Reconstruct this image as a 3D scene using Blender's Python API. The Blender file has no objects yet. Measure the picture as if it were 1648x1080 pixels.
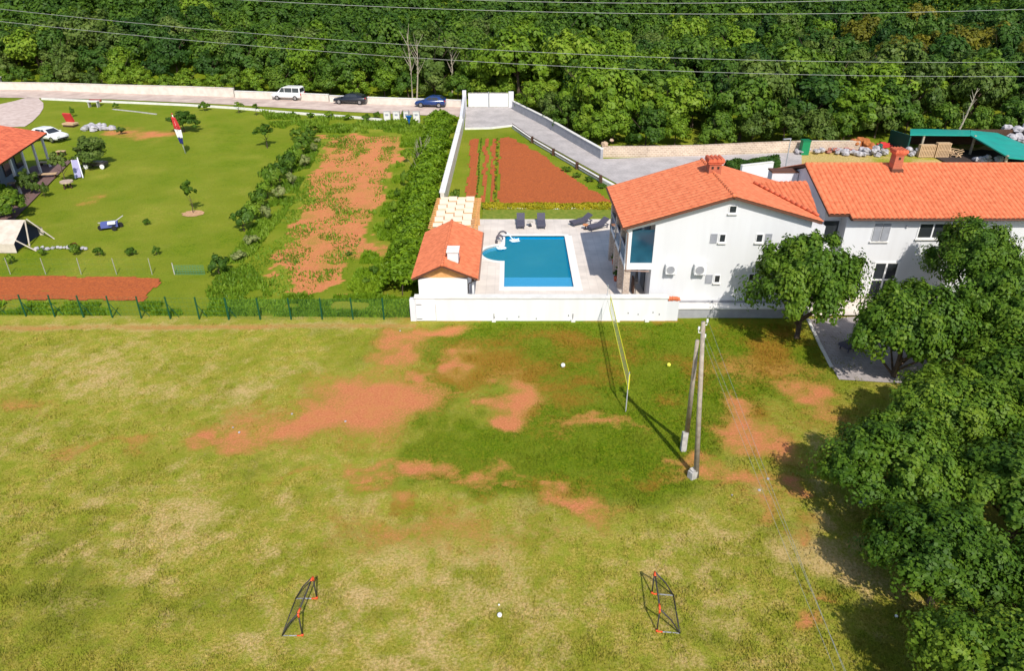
import bpy, bmesh, math, random
import numpy as np
from mathutils import Vector, Matrix
R_ = math.radians
SC = bpy.context.scene
COL = SC.collection
random.seed(7)
# ---------------------------------------------------------------- camera, world, sun, exposure
H, FPX, TH = 21.5, 1150.0, R_(28.5)
cam_d = bpy.data.cameras.new('camera'); cam = bpy.data.objects.new('camera', cam_d); COL.objects.link(cam)
cam.location = (0, 0, H); cam.rotation_euler = (math.pi/2 - TH, 0, 0)
cam_d.sensor_width = 36; cam_d.lens = 36*FPX/1648; cam_d.clip_end = 5000; cam_d.clip_start = 0.5
SC.camera = cam
SUN_EL, SUN_DIR = R_(46), Vector((0.23, -0.973, 0)).normalized()
w = bpy.data.worlds.new('World'); SC.world = w; w.use_nodes = True
nt = w.node_tree; bg = nt.nodes['Background']; sky = nt.nodes.new('ShaderNodeTexSky')
sky.sky_type = 'NISHITA'; sky.sun_disc = False; sky.sun_elevation = SUN_EL
sky.sun_rotation = math.atan2(SUN_DIR.x, SUN_DIR.y)
nt.links.new(sky.outputs[0], bg.inputs[0]); bg.inputs[1].default_value = 0.13
sl = bpy.data.lights.new('sun', 'SUN'); sl.energy = 4.0; sl.angle = R_(0.6); sl.color = (1, .95, .86)
so = bpy.data.objects.new('sun', sl); COL.objects.link(so)
sv = Vector((SUN_DIR.x*math.cos(SUN_EL), SUN_DIR.y*math.cos(SUN_EL), math.sin(SUN_EL)))
so.rotation_euler = sv.to_track_quat('Z', 'Y').to_euler(); so.location = (10, -30, 40)
SC.view_settings.view_transform = 'Standard'; SC.view_settings.look = 'None'
SC.view_settings.exposure = 0.25; SC.view_settings.gamma = 1

# ---------------------------------------------------------------- survey helpers
def hgt(x, y):
    x = np.asarray(x, float); y = np.asarray(y, float)
    z = np.clip((y-43)/62, 0, 1)*2.0
    far = np.clip(y-112, 0, None)
    z = z + np.where(far > 0, far*.045 + np.clip(far/25, 0, 1)*(1.3*np.sin(x/19.+y/31.)+1.0*np.sin(x/9.-y/14.)), 0)
    return z
def ray(px, py):
    a = (px-824)/FPX; b = -(py-540)/FPX
    return (a, math.cos(TH)+b*math.sin(TH), -math.sin(TH)+b*math.cos(TH))
def Zp(px, py, z):
    d = ray(px, py); t = (z-H)/d[2]; return Vector((d[0]*t, d[1]*t, z))
def Dp(px, py, Y):
    d = ray(px, py); t = Y/d[1]; return Vector((d[0]*t, Y, H+d[2]*t))
def Gp(px, py):
    z = 0.0
    for i in range(30):
        v = Zp(px, py, z); z = .5*z+.5*float(np.clip((v.y-43)/62, 0, 1)*2)
    return Zp(px, py, z)
def mpp(v):   # metres per photo pixel at a world point
    return (v.y*math.cos(TH)+(H-v.z)*math.sin(TH))/FPX
def gz(x, y): return float(hgt(x, y))

# ---------------------------------------------------------------- object helpers
def tag(o, label=None, cat=None, group=None, kind=None):
    if label: o['label'] = label
    if cat: o['category'] = cat
    if group: o['group'] = group
    if kind: o['kind'] = kind
    return o
def empty(name, loc, label, cat, group=None, rz=0):
    o = bpy.data.objects.new(name, None); COL.objects.link(o); o.location = loc; o.rotation_euler = (0, 0, rz)
    o.empty_display_size = .2
    return tag(o, label, cat, group)
def origin(p):
    v = Vector((0, 0, 0))
    while p is not None:
        v += p.location; p = p.parent
    return v
def new_obj(name, verts, faces, mat, parent=None, smooth=False, local=False):
    me = bpy.data.meshes.new(name)
    if parent is not None and not local:
        o0 = origin(parent); verts = [(v[0]-o0.x, v[1]-o0.y, v[2]-o0.z) for v in verts]
    me.from_pydata([tuple(v) for v in verts], [], faces)
    me.materials.append(mat)
    if smooth: me.polygons.foreach_set('use_smooth', [True]*len(me.polygons))
    me.update()
    o = bpy.data.objects.new(name, me); COL.objects.link(o); o.parent = parent
    return o
class MB:
    def __init__(s): s.v = []; s.f = []
    def add(s, vs, fs):
        n = len(s.v); s.v += [tuple(v) for v in vs]; s.f += [tuple(i+n for i in f) for f in fs]; return s
    def box(s, x0, x1, y0, y1, z0, z1):
        return s.add([(x0,y0,z0),(x1,y0,z0),(x1,y1,z0),(x0,y1,z0),(x0,y0,z1),(x1,y0,z1),(x1,y1,z1),(x0,y1,z1)],
            [(0,3,2,1),(4,5,6,7),(0,1,5,4),(1,2,6,5),(2,3,7,6),(3,0,4,7)])
    def obox(s, c, sx, sy, sz, rz=0, rx=0, ry=0):   # centred box, rotated
        M = Matrix.Translation(Vector(c)) @ Matrix.Rotation(rz,4,'Z') @ Matrix.Rotation(ry,4,'Y') @ Matrix.Rotation(rx,4,'X')
        vs = [M @ Vector((a*sx/2, b*sy/2, d*sz/2)) for a,b,d in ((-1,-1,-1),(1,-1,-1),(1,1,-1),(-1,1,-1),(-1,-1,1),(1,-1,1),(1,1,1),(-1,1,1))]
        return s.add(vs, [(0,3,2,1),(4,5,6,7),(0,1,5,4),(1,2,6,5),(2,3,7,6),(3,0,4,7)])
    def prism(s, poly, ax, a0, a1):  # poly in plane: ax 'y' -> (x,z) extruded on y ; 'z' -> (x,y) ; 'x' -> (y,z)
        def mk(p, a):
            return (p[0], a, p[1]) if ax == 'y' else ((p[0], p[1], a) if ax == 'z' else (a, p[0], p[1]))
        n = len(poly); vs = [mk(p, a0) for p in poly]+[mk(p, a1) for p in poly]
        fs = [tuple(range(n)), tuple(range(2*n-1, n-1, -1))]+[(i, (i+1)%n, n+(i+1)%n, n+i) for i in range(n)]
        return s.add(vs, fs)
    def wallseg(s, p, q, th, z0a, z0b, h):  # thick wall between two plan points
        p = Vector((p[0], p[1])); q = Vector((q[0], q[1])); n = Vector((-(q-p).y, (q-p).x)).normalized()*th/2
        vs = []
        for (a, z) in ((p, z0a), (q, z0b)):
            for sg in (-1, 1):
                for zz in (z, z+h): vs.append((a.x+sg*n.x, a.y+sg*n.y, zz))
        return s.add(vs, [(0,1,3,2),(4,6,7,5),(0,4,5,1),(2,3,7,6),(1,5,7,3),(0,2,6,4)])
    def tube(s, pts, r, n=6, r1=None, cap=True):
        pts = [Vector(p) for p in pts]; m = len(pts); base = len(s.v)
        for i, p in enumerate(pts):
            d = (pts[min(i+1, m-1)]-pts[max(i-1, 0)])
            d = d.normalized() if d.length > 0 else Vector((0,0,1))
            u = d.cross(Vector((0,0,1)))
            u = u.normalized() if u.length > 1e-3 else Vector((1,0,0))
            v = d.cross(u); rr = r if r1 is None else r+(r1-r)*i/max(1, m-1)
            for k in range(n):
                a = 2*math.pi*k/n; s.v.append(tuple(p+u*rr*math.cos(a)+v*rr*math.sin(a)))
        for i in range(m-1):
            for k in range(n):
                a = base+i*n+k; b = base+i*n+(k+1)%n; s.f.append((a, b, b+n, a+n))
        if cap:
            s.f.append(tuple(base+k for k in range(n))[::-1]); s.f.append(tuple(base+(m-1)*n+k for k in range(n)))
        return s
    def sphere(s, c, r, n=10, m=6, sz=1, jit=0, seed=0):
        rg = random.Random(seed); base = len(s.v)
        for i in range(1, m):
            for k in range(n):
                t = math.pi*i/m; a = 2*math.pi*k/n; q = r*(1+jit*(rg.random()-.5))
                s.v.append((c[0]+q*math.sin(t)*math.cos(a), c[1]+q*math.sin(t)*math.sin(a), c[2]+q*sz*math.cos(t)))
        s.v.append((c[0], c[1], c[2]+r*sz)); s.v.append((c[0], c[1], c[2]-r*sz)); T = len(s.v)-2
        for i in range(m-2):
            for k in range(n):
                a = base+i*n+k; b = base+i*n+(k+1)%n; s.f.append((a, a+n, b+n, b))
        for k in range(n):
            s.f.append((T, base+k, base+(k+1)%n)); q = base+(m-2)*n; s.f.append((T+1, q+(k+1)%n, q+k))
        return s
    def build(s, name, mat, parent=None, smooth=False, local=False):
        return new_obj(name, s.v, s.f, mat, parent, smooth, local)
def kids(o): return list(o.children)
def copy_tree(o, parent=None):
    c = o.copy(); COL.objects.link(c); c.parent = parent
    for ch in kids(o): copy_tree(ch, c)
    return c

# ---------------------------------------------------------------- materials
def M_new(name):
    m = bpy.data.materials.new(name); m.use_nodes = True; n = m.node_tree.nodes; l = m.node_tree.links
    return m, n, l, n['Principled BSDF']
def mat(name, col, rough=.8, col2=None, scale=3., bump=0., bscale=None, metal=0., detail=6, spec=.3, lo=.35, hi=.65, zst=1.):
    m, n, l, b = M_new(name)
    b.inputs['Roughness'].default_value = rough; b.inputs['Metallic'].default_value = metal
    b.inputs['Specular IOR Level'].default_value = spec
    b.inputs['Base Color'].default_value = (*col, 1)
    tc = n.new('ShaderNodeTexCoord')
    if col2:
        no = n.new('ShaderNodeTexNoise'); no.inputs['Scale'].default_value = scale; no.inputs['Detail'].default_value = detail
        mpz = n.new('ShaderNodeMapping'); mpz.inputs['Scale'].default_value = (1, 1, zst); l.new(tc.outputs['Object'], mpz.inputs[0]); l.new(mpz.outputs[0], no.inputs['Vector'])
        r = n.new('ShaderNodeValToRGB'); r.color_ramp.elements[0].position = lo; r.color_ramp.elements[1].position = hi
        r.color_ramp.elements[0].color = (*col, 1); r.color_ramp.elements[1].color = (*col2, 1)
        l.new(no.outputs[0], r.inputs[0]); l.new(r.outputs[0], b.inputs['Base Color'])
    if bump:
        n2 = n.new('ShaderNodeTexNoise'); n2.inputs['Scale'].default_value = bscale or scale*4; n2.inputs['Detail'].default_value = 4
        l.new(tc.outputs['Object'], n2.inputs['Vector'])
        bp = n.new('ShaderNodeBump'); bp.inputs['Strength'].default_value = bump; bp.inputs['Distance'].default_value = .05
        l.new(n2.outputs[0], bp.inputs['Height']); l.new(bp.outputs[0], b.inputs['Normal'])
    return m
def brickmat(name, c1, c2, cm, scale, bw=.5, rh=.25, mortar=.02, rough=.8, axis=None, offset=.5):
    m, n, l, b = M_new(name); b.inputs['Roughness'].default_value = rough
    tc = n.new('ShaderNodeTexCoord'); mp = n.new('ShaderNodeMapping'); l.new(tc.outputs['Object'], mp.inputs[0])
    if axis == 'x': mp.inputs['Rotation'].default_value = (math.pi/2, 0, 0)
    br = n.new('ShaderNodeTexBrick'); br.inputs['Scale'].default_value = scale; br.offset = offset
    br.inputs['Color1'].default_value = (*c1, 1); br.inputs['Color2'].default_value = (*c2, 1); br.inputs['Mortar'].default_value = (*cm, 1)
    br.inputs['Brick Width'].default_value = bw; br.inputs['Row Height'].default_value = rh; br.inputs['Mortar Size'].default_value = mortar
    l.new(mp.outputs[0], br.inputs['Vector'])
    no = n.new('ShaderNodeTexNoise'); no.inputs['Scale'].default_value = .6; no.inputs['Detail'].default_value = 8; l.new(tc.outputs['Object'], no.inputs['Vector'])
    rr = n.new('ShaderNodeMapRange'); rr.inputs[1].default_value = .3; rr.inputs[2].default_value = .7; rr.inputs[3].default_value = .82; rr.inputs[4].default_value = 1.1
    l.new(no.outputs[0], rr.inputs[0])
    mx = n.new('ShaderNodeVectorMath'); mx.operation = 'SCALE'; l.new(br.outputs[0], mx.inputs[0]); l.new(rr.outputs[0], mx.inputs['Scale'])
    l.new(mx.outputs[0], b.inputs['Base Color'])
    return m
def leafmat(name, c0, c1, c2, hue=.06):
    m, n, l, b = M_new(name)
    at = n.new('ShaderNodeAttribute'); at.attribute_name = 'tint'
    oi = n.new('ShaderNodeObjectInfo')
    ad = n.new('ShaderNodeMath'); ad.operation = 'MULTIPLY_ADD'; ad.inputs[1].default_value = .35; l.new(oi.outputs['Random'], ad.inputs[0])
    ml = n.new('ShaderNodeMath'); ml.operation = 'MULTIPLY'; ml.inputs[1].default_value = .65; l.new(at.outputs['Fac'], ml.inputs[0]); l.new(ml.outputs[0], ad.inputs[2])
    r = n.new('ShaderNodeValToRGB'); e = r.color_ramp.elements
    e[0].position = .1; e[0].color = (*c0, 1); e[1].position = .9; e[1].color = (*c2, 1); k = e.new(.5); k.color = (*c1, 1)
    l.new(ad.outputs[0], r.inputs[0]); l.new(r.outputs[0], b.inputs['Base Color'])
    b.inputs['Roughness'].default_value = .55; b.inputs['Specular IOR Level'].default_value = .25
    tr = n.new('ShaderNodeBsdfTranslucent'); l.new(r.outputs[0], tr.inputs[0])
    mx = n.new('ShaderNodeMixShader'); mx.inputs[0].default_value = .32
    l.new(b.outputs[0], mx.inputs[1]); l.new(tr.outputs[0], mx.inputs[2]); l.new(mx.outputs[0], n['Material Output'].inputs[0])
    return m
white2 = mat('bright_white_plaster', (.74,.74,.75), .85, (.68,.675,.665), 1.8, .08, 30, zst=.12, detail=9, lo=.4, hi=.75)
white = mat('white_plaster', (.67,.675,.69), .85, (.62,.62,.63), 1.6, .08, 30, zst=.1, detail=9, lo=.4, hi=.8)
wwarm = mat('cream_wall', (.70,.64,.56), .9, (.60,.53,.46), 1.5, .15, 14)
lav = mat('grey_white_plaster', (.68,.68,.70), .85, (.63,.63,.66), 1., .05, 30)
cap = mat('wall_coping', (.76,.74,.70), .8, (.66,.64,.60), 2.)
plinth = mat('plinth_render', (.36,.36,.38), .9, (.30,.30,.32), 2.)
dark = mat('dark_metal', (.05,.045,.045), .5)
darkwood = mat('dark_wood', (.10,.05,.03), .8, (.06,.03,.02), 8)
interior = mat('dark_interior', (.03,.022,.018), .9)
wood = mat('pale_wood', (.60,.42,.26), .8, (.48,.32,.18), 9)
orangewood = mat('orange_wood', (.64,.34,.13), .7, (.54,.26,.09), 6)
glassm = mat('window_glass', (.03,.035,.04), .08, spec=.8)
reflglass = mat('reflection_blue_glazing', (.02,.10,.16), .06, (.01,.05,.09), .8, spec=.8)  # blue reflection is painted into the glass colour
pframe = mat('white_window_frame', (.78,.78,.78), .5)
shutterm = mat('grey_shutter', (.36,.37,.40), .6, (.30,.31,.34), 2)
tilem = mat('clay_tile', (.64,.17,.08), .75, (.52,.125,.055), 1.1, detail=10)
tile2 = mat('clay_tile_fresh', (.74,.215,.095), .75, (.56,.145,.06), 3.2, detail=10)
tile3 = mat('old_clay_tile', (.70,.17,.08), .8, (.48,.10,.05), 2.2, detail=10)
soffit = mat('brown_soffit', (.12,.05,.03), .7)
brickm = brickmat('chimney_brick', (.50,.13,.06), (.42,.10,.05), (.30,.14,.09), 4, .9, .28, .03, axis='x')
stonem = brickmat('stone_cladding', (.55,.42,.33), (.38,.28,.22), (.60,.52,.44), 2.2, .55, .3, .03, axis='x')
fieldstone = brickmat('field_stone', (.58,.44,.33), (.44,.32,.24), (.66,.56,.44), 1.7, .7, .34, .05, axis='x')
terrm = brickmat('terrace_paving', (.74,.655,.58), (.69,.61,.54), (.60,.53,.47), 1, .6, .6, .012, offset=0.)
copm = mat('pool_coping', (.82,.80,.76), .7, (.76,.74,.70), 3)
driv = brickmat('driveway_cobbles', (.54,.49,.48), (.45,.41,.40), (.34,.31,.29), 1, .28, .2, .02)
roadm = mat('pale_road', (.60,.48,.41), .95, (.46,.35,.30), .7, .2, 20, detail=10)
gravel = mat('pink_gravel', (.62,.50,.45), .95, (.50,.38,.33), 1.5, .4, 20, detail=12)
soilm = mat('tilled_red_soil', (.50,.125,.030), .95, (.30,.07,.02), 7, 1.0, 16, detail=12, lo=.3, hi=.7)
concrete = mat('concrete', (.50,.48,.45), .9, (.36,.34,.32), 4, .2)
polem = mat('weathered_pole', (.42,.36,.29), .9, (.30,.25,.20), 5, .3)
bark = mat('bark', (.12,.085,.06), .95, (.07,.05,.035), 6, .5)
palebark = mat('pale_bark', (.42,.36,.28), .95, (.30,.26,.2), 6)
greenm = mat('green_fence_paint', (.01,.08,.035), .5)
greenmesh = mat('green_wire', (.02,.14,.06), .5)
teal = mat('teal_sheet_roof', (.01,.34,.27), .5, (.02,.28,.23), .8, .1, 3)
lounge = mat('grey_wicker', (.10,.095,.13), .8, (.07,.065,.09), 20)
canvas = mat('cream_canvas', (.62,.54,.46), .9, (.50,.43,.36), 2)
fabric1 = mat('cream_sail', (.70,.56,.43), .9); 
yellow = mat('yellow_tape', (.75,.72,.03), .5)
netm = mat('fine_net', (.30,.34,.20), .9)
blacknet = mat('black_net', (.03,.03,.03), .8)
orange = mat('orange_plastic', (.85,.10,.03), .5)
whitep = mat('white_plastic', (.80,.80,.80), .4)
yellowb = mat('yellow_ball', (.75,.75,.08), .5)
rubber = mat('rubber', (.02,.02,.02), .8)
chrome = mat('steel', (.55,.55,.56), .3, metal=.9)
bluep = mat('blue_plastic', (.02,.14,.40), .5)
redp = mat('red_cloth', (.55,.04,.04), .7)
wireg = mat('grey_cable', (.34,.36,.34), .5, metal=.2)
rock = mat('pale_rock', (.50,.48,.50), .9, (.34,.32,.35), 3, .6)
bagm = mat('white_sacks', (.48,.46,.48), .8, (.30,.28,.30), 3, .4)
LF = dict(
 mid=leafmat('leaf_green', (.036,.090,.010), (.082,.165,.013), (.165,.26,.022)),
 bright=leafmat('leaf_bright', (0.073,0.151,0.010), (0.154,0.267,0.014), (0.263,0.360,0.031)),
 grove=leafmat('leaf_grove', (.040,.100,.008), (.095,.185,.012), (.20,.29,.022)),
 dark=leafmat('leaf_dark', (.020,.062,.010), (.048,.118,.013), (.10,.18,.022)),
 olive=leafmat('leaf_olive', (.055,.105,.015), (.105,.17,.025), (.19,.25,.05)),
 sage=leafmat('leaf_sage', (0.176,0.232,0.061), (0.293,0.336,0.111), (0.438,0.400,0.184)),
 ochre=leafmat('leaf_ochre', (.08,.10,.008), (.16,.16,.012), (.25,.22,.02)),
 red=leafmat('leaf_red', (0.146,0.034,0.019), (0.293,0.082,0.037), (0.410,0.139,0.061)),
 fresh=leafmat('leaf_fresh', (.10,.19,.006), (.17,.29,.010), (.27,.38,.02)),
 yell=leafmat('leaf_yellow', (0.234,0.255,0.012), (0.438,0.371,0.012), (0.450,0.400,0.025)))

# ---------------------------------------------------------------- ground masks
rs = np.random.RandomState(3)
def vnoise(x, y, sc, seed=0):
    r = np.random.RandomState(seed); T = r.rand(257, 257)
    X = np.asarray(x)/sc+1000.3; Y = np.asarray(y)/sc+1000.7
    i = np.floor(X).astype(int); j = np.floor(Y).astype(int); fx = X-i; fy = Y-j
    fx = fx*fx*(3-2*fx); fy = fy*fy*(3-2*fy); i %= 256; j %= 256
    return (T[i,j]*(1-fx)+T[i+1,j]*fx)*(1-fy)+(T[i,j+1]*(1-fx)+T[i+1,j+1]*fx)*fy
def blobs(lst):
    out = []
    for (px, py, rx, ry, st) in lst:
        c = Gp(px, py); a = Gp(px, py+ry); b = Gp(px, max(py-ry, 120))
        out.append((c.x, c.y, rx*mpp(c), abs(b.y-a.y)/2, st))
    return out
SOIL = blobs([(600,648,92,40,1.15),(520,672,100,26,1.),(400,702,70,16,.75),(335,712,25,12,.6),(640,575,34,34,.7),(655,545,45,22,.75),(700,530,40,12,.85),
 (748,580,26,16,.85),(692,606,22,13,.85),(832,640,46,28,.95),(820,668,40,16,.95),(735,632,16,6,.6),(645,765,48,18,.75),(730,782,60,14,.62),(930,826,42,20,.8),
 (1185,668,52,20,.75),(1235,700,46,32,.75),(1130,748,40,16,.6),(1190,776,60,16,.65),(1295,640,36,26,.75),(1285,785,26,18,.8),(170,715,60,12,.5),
 (955,692,50,9,.6),(700,850,150,30,.45),(1210,600,60,22,.38),(1290,600,30,14,.35),(1000,690,30,6,.5),(30,660,50,14,.42),(740,650,120,8,.35),(590,745,40,9,.6),
 (1310,970,30,10,.6),(1230,820,40,30,.5),(1320,860,30,20,.5),(820,790,30,8,.5),(480,760,60,10,.35),
 # dug mounds and worn spots in the left garden
 (195,212,26,5,.7),(245,216,34,6,.8),(140,322,18,6,.5),(600,402,14,9,.9)])
RUST = blobs([(960,560,130,22,.75),(1120,600,60,40,.6),(760,560,70,20,.7),(880,650,120,30,.6),(1240,560,90,50,.95),(850,545,120,16,.7),(820,610,90,22,.8),(1080,640,50,20,.6),(960,610,60,16,.7),(1060,570,60,20,.7),(1180,640,80,50,.6),(1010,540,60,14,.6),(700,780,120,26,.6),(900,800,160,24,.5),(1060,770,60,20,.6),(930,690,90,14,.6),(790,590,110,55,.8),(870,560,90,45,.65),(1230,640,120,50,.6),(1180,570,60,30,.5),(940,640,90,25,.5),(1010,600,40,40,.5),(1290,580,60,40,.6),(1150,620,60,25,.5),(1260,540,40,20,.5),(860,600,100,40,.7),(1095,520,60,6,.6)])
LUSH = blobs([(980,545,330,45,1.1),(1130,580,210,70,1.1),(900,700,190,80,1.),(950,740,160,55,1.15),(770,700,100,60,.8),(700,620,70,60,.85),(1050,660,120,70,1.),(960,600,160,60,.9),
 (1190,560,150,60,1.),(1290,560,60,60,.8),(520,860,50,25,.35),(700,650,60,30,.9),(1270,860,40,60,.4),(1330,1000,60,60,.45)])
STRAW = blobs([(640,900,240,90,.55),(480,930,160,90,.5),(260,830,230,70,.5),(100,600,190,50,.45),(450,560,120,40,.2),(1120,900,160,80,.4),(880,960,180,70,.45),(1000,820,200,40,.4),(820,850,250,50,.4),(620,980,330,120,.35),(1080,880,260,120,.3),(330,620,200,60,.25),
 (1350,905,46,42,1.5),(1345,870,30,25,1.1),(1225,800,20,34,1.),(700,1040,260,60,.4),(120,700,160,30,.35),(260,770,120,30,.3),(960,690,60,14,.6),(560,300,0,0,0)])
BLOTCH = blobs([(90,960,180,90,.5),(160,800,90,30,.3),(350,640,80,40,.3),(550,800,120,40,.4),(1160,1000,70,60,.4),(620,1010,200,40,.3),(300,990,130,60,.4),(420,740,130,22,.45),(70,880,100,50,.4)])  # blotches of darker green grass in the field
def ev(lst, x, y):
    o = np.zeros_like(x)
    for (cx, cy, rx, ry, st) in lst:
        if rx <= 0: continue
        d = ((x-cx)/rx)**2+((y-cy)/ry)**2
        o = np.maximum(o, st*1.25*np.exp(-d*.75))
    return o
def inpoly(poly, x, y):
    c = np.zeros(x.shape, bool); n = len(poly)
    for i in range(n):
        x1, y1 = poly[i]; x2, y2 = poly[(i+1) % n]
        cond = ((y1 > y) != (y2 > y)) & (x < (x2-x1)*(y-y1)/((y2-y1) or 1e-9)+x1)
        c ^= cond
    return c
def gpoly(pts): return [tuple(Gp(*p))[:2] for p in pts]
P_WEEDY = gpoly([(520,217),(641,220),(632,262),(612,330),(585,400),(545,474),(452,477),(440,440),(475,370),(497,300),(512,250)])
P_ROUGH = gpoly([(500,215),(520,200),(740,196),(640,500),(340,505),(395,400),(455,310)])
P_YARD = gpoly([(747,205),(826,206),(990,330),(990,345),(735,352),(716,318)])
P_DIRT = gpoly([(1260,236),(1460,236),(1700,240),(1700,300),(1262,300)])
WALKX = Gp(620,524)
def masks(x, y):
    n1 = vnoise(x, y, 2.3, 1); n2 = vnoise(x, y, .8, 2); n3 = vnoise(x, y, 6., 5); n4 = vnoise(x, y, .35, 6)
    k5 = vnoise(x, y, .5, 61); k6 = vnoise(x, y, .5, 62); k7 = vnoise(x, y, 1.1, 63); k8 = vnoise(x, y, 1.1, 64); k9 = vnoise(x, y, 4.2, 65)
    wx = x+(n1-.5)*2.2+(k7-.5)*1.5+(k5-.5)*.8; wy = y+(vnoise(x, y, 2.1, 9)-.5)*2.2+(k8-.5)*1.3+(k6-.5)*.8
    soil = ev(SOIL, wx, wy)*(.78+.3*n2+.3*k5)+.12*(k7-.5)
    rust = ev(RUST, wx, wy)*(.35+.75*n1+.4*(k7-.5))+(k8-.55)*.3
    lush = ev(LUSH, x+(k9-.5)*4+(k7-.5)*2.4+(k5-.5)*1.2, y+(n3-.5)*3+(k8-.5)*2.4+(k6-.5)*1.)+(k7-.5)*.25
    straw = ev(STRAW, wx, wy)*(.55+.45*n1)+.36*k9*(.5+n1)+.45*(k7-.5)+.75*(k6-.5)+.35*(n4-.5)
    lush = lush - .25*(n1-.5)
    # worn strip along the fence
    strip = np.exp(-((y-(41.0+.012*x)+.25*(n1-.5))/.42)**2)*(x < -6.2)*(x > -40)
    straw = straw+strip*1.1; soil = np.maximum(soil, strip*.62*(.6+.6*n1))
    edge = np.exp(-((y-41.6)/.25)**2)*(x > -6.5)*(x < 11)
    soil = np.maximum(soil, edge*.5*(n1 > .45))
    shade = ev(BLOTCH, wx, wy)*.8+.3*(k5-.5)  # weight of the darker green grass blotches
    gar = (y > 42.3)
    g = inpoly(P_WEEDY, wx, wy); rg = inpoly(P_ROUGH, x, y); yd = inpoly(P_YARD, x, y); dirt = inpoly(P_DIRT, wx, wy)
    fs = np.where(g, .46+.36*vnoise(x, y*.5, 1.5, 21)+.45*(n2-.5)+.3*n4, 0)
    soil = np.where(gar, np.where(g, fs+.16, soil*(y < 110)), soil)
    lush = np.where(gar, np.where(rg, .5+.4*n1, .50+.25*n3+.25*n1+.1*(n2-.5)), lush)
    straw = np.where(gar, np.where(rg, .15*n1+.1, .35*n3*n1+.55*(k7-.5)+.5*(k5-.5)+.14), straw)
    straw = np.where(dirt, 1.1+.6*(n1-.5)-.9*(n3 > .62)*n2, straw); lush = np.where(dirt, .1, lush)
    lush = np.where(y > 108, .9, lush); straw = np.where(y > 109, 0, straw)
    rust = np.where(gar, 0, rust)
    return np.clip(np.stack([soil, lush, straw, rust, shade*1.0], -1), 0, 1.5)
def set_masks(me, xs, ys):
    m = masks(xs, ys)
    for i, nm in enumerate(('m_soil', 'm_lush', 'm_straw', 'm_rust', 'm_blotch')):
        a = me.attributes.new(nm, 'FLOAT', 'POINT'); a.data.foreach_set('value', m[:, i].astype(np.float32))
def ground_material():
    m, n, l, b = M_new('field_ground'); b.inputs['Roughness'].default_value = .95; b.inputs['Specular IOR Level'].default_value = .1
    tc = n.new('ShaderNodeTexCoord')
    def noise(sc, det=8, rough=.6, st=(1,1,1)):
        mp = n.new('ShaderNodeMapping'); mp.inputs['Scale'].default_value = st; l.new(tc.outputs['Object'], mp.inputs[0])
        q = n.new('ShaderNodeTexNoise'); q.inputs['Scale'].default_value = sc; q.inputs['Detail'].default_value = det; q.inputs['Roughness'].default_value = rough
        l.new(mp.outputs[0], q.inputs['Vector']); return q.outputs[0]
    def att(nm):
        a = n.new('ShaderNodeAttribute'); a.attribute_name = nm; return a.outputs['Fac']
    def math_(op, a, c, v2=None):
        q = n.new('ShaderNodeMath'); q.operation = op
        for i, s in enumerate((a, c, v2)):
            if s is None: continue
            if isinstance(s, (int, float)): q.inputs[i].default_value = s
            else: l.new(s, q.inputs[i])
        return q.outputs[0]
    def sstep(x, lo, hi):
        q = n.new('ShaderNodeMapRange'); q.interpolation_type = 'SMOOTHSTEP'; l.new(x, q.inputs[0]); q.inputs[1].default_value = lo; q.inputs[2].default_value = hi; return q.outputs[0]
    def mix(f, a, c):
        q = n.new('ShaderNodeMix'); q.data_type = 'RGBA'
        if isinstance(f, float): q.inputs[0].default_value = f
        else: l.new(f, q.inputs[0])
        for i, s in ((6, a), (7, c)):
            if isinstance(s, tuple): q.inputs[i].default_value = (*s, 1)
            else: l.new(s, q.inputs[i])
        return q.outputs[2]
    nf = noise(9, 6, .75); nm = noise(1.7, 8, .65); nb = noise(.35, 6, .6); ng = noise(26, 4, .7); nv = noise(4.5, 8, .7)
    base = mix(sstep(nf, .36, .64), (.275,.265,.024), (.54,.43,.095))
    base = mix(sstep(nm, .42, .62), base, mix(sstep(ng, .35, .65), (.215,.265,.016), (.40,.395,.05)))
    base = mix(math_('MULTIPLY', sstep(nb, .45, .62), .55), base, (.24,.265,.018))
    lush = mix(sstep(nf, .33, .67), (.075,.150,.003), (.180,.260,.007))
    lush = mix(math_('MULTIPLY', sstep(nv, .45, .65), .5), lush, (.26,.28,.012))
    lush = mix(math_('MULTIPLY', sstep(ng, .5, .7), .35), lush, (.065,.125,.003))
    straw = mix(sstep(nf, .35, .65), (.42,.31,.09), (.72,.51,.235))
    lush = mix(math_('MULTIPLY', sstep(nm, .40, .64), .45), lush, (.20,.25,.018))
    lush = mix(math_('MULTIPLY', sstep(nb, .42, .60), .35), lush, (.22,.24,.02))
    rust = mix(sstep(nf, .35, .65), (.40,.17,.03), (.24,.20,.014))
    soil = mix(sstep(nf, .35, .68), (.58,.180,.070), (.72,.285,.125))
    soil = mix(math_('MULTIPLY', sstep(nm, .42, .66), .55), soil, (.62,.28,.085))
    halo = mix(sstep(nf, .35, .65), (.46,.24,.06), (.34,.26,.03))
    soil = mix(math_('MULTIPLY', sstep(ng, .45, .7), .35), soil, (.40,.12,.045))
    blotch_green = (.19,.225,.016)
    c = mix(sstep(math_('ADD', math_('MULTIPLY', math_('SUBTRACT', nv, .5), .8), att('m_blotch')), .2, .7), base, mix(sstep(nf,.35,.65), blotch_green, (.22,.23,.03)))
    c = mix(sstep(math_('ADD', math_('MULTIPLY', math_('SUBTRACT', nv, .5), 1.8), att('m_straw')), .25, 1.35), c, straw)
    c = mix(sstep(math_('ADD', math_('MULTIPLY', math_('SUBTRACT', nv, .5), .9), att('m_lush')), .15, .95), c, lush)
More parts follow.
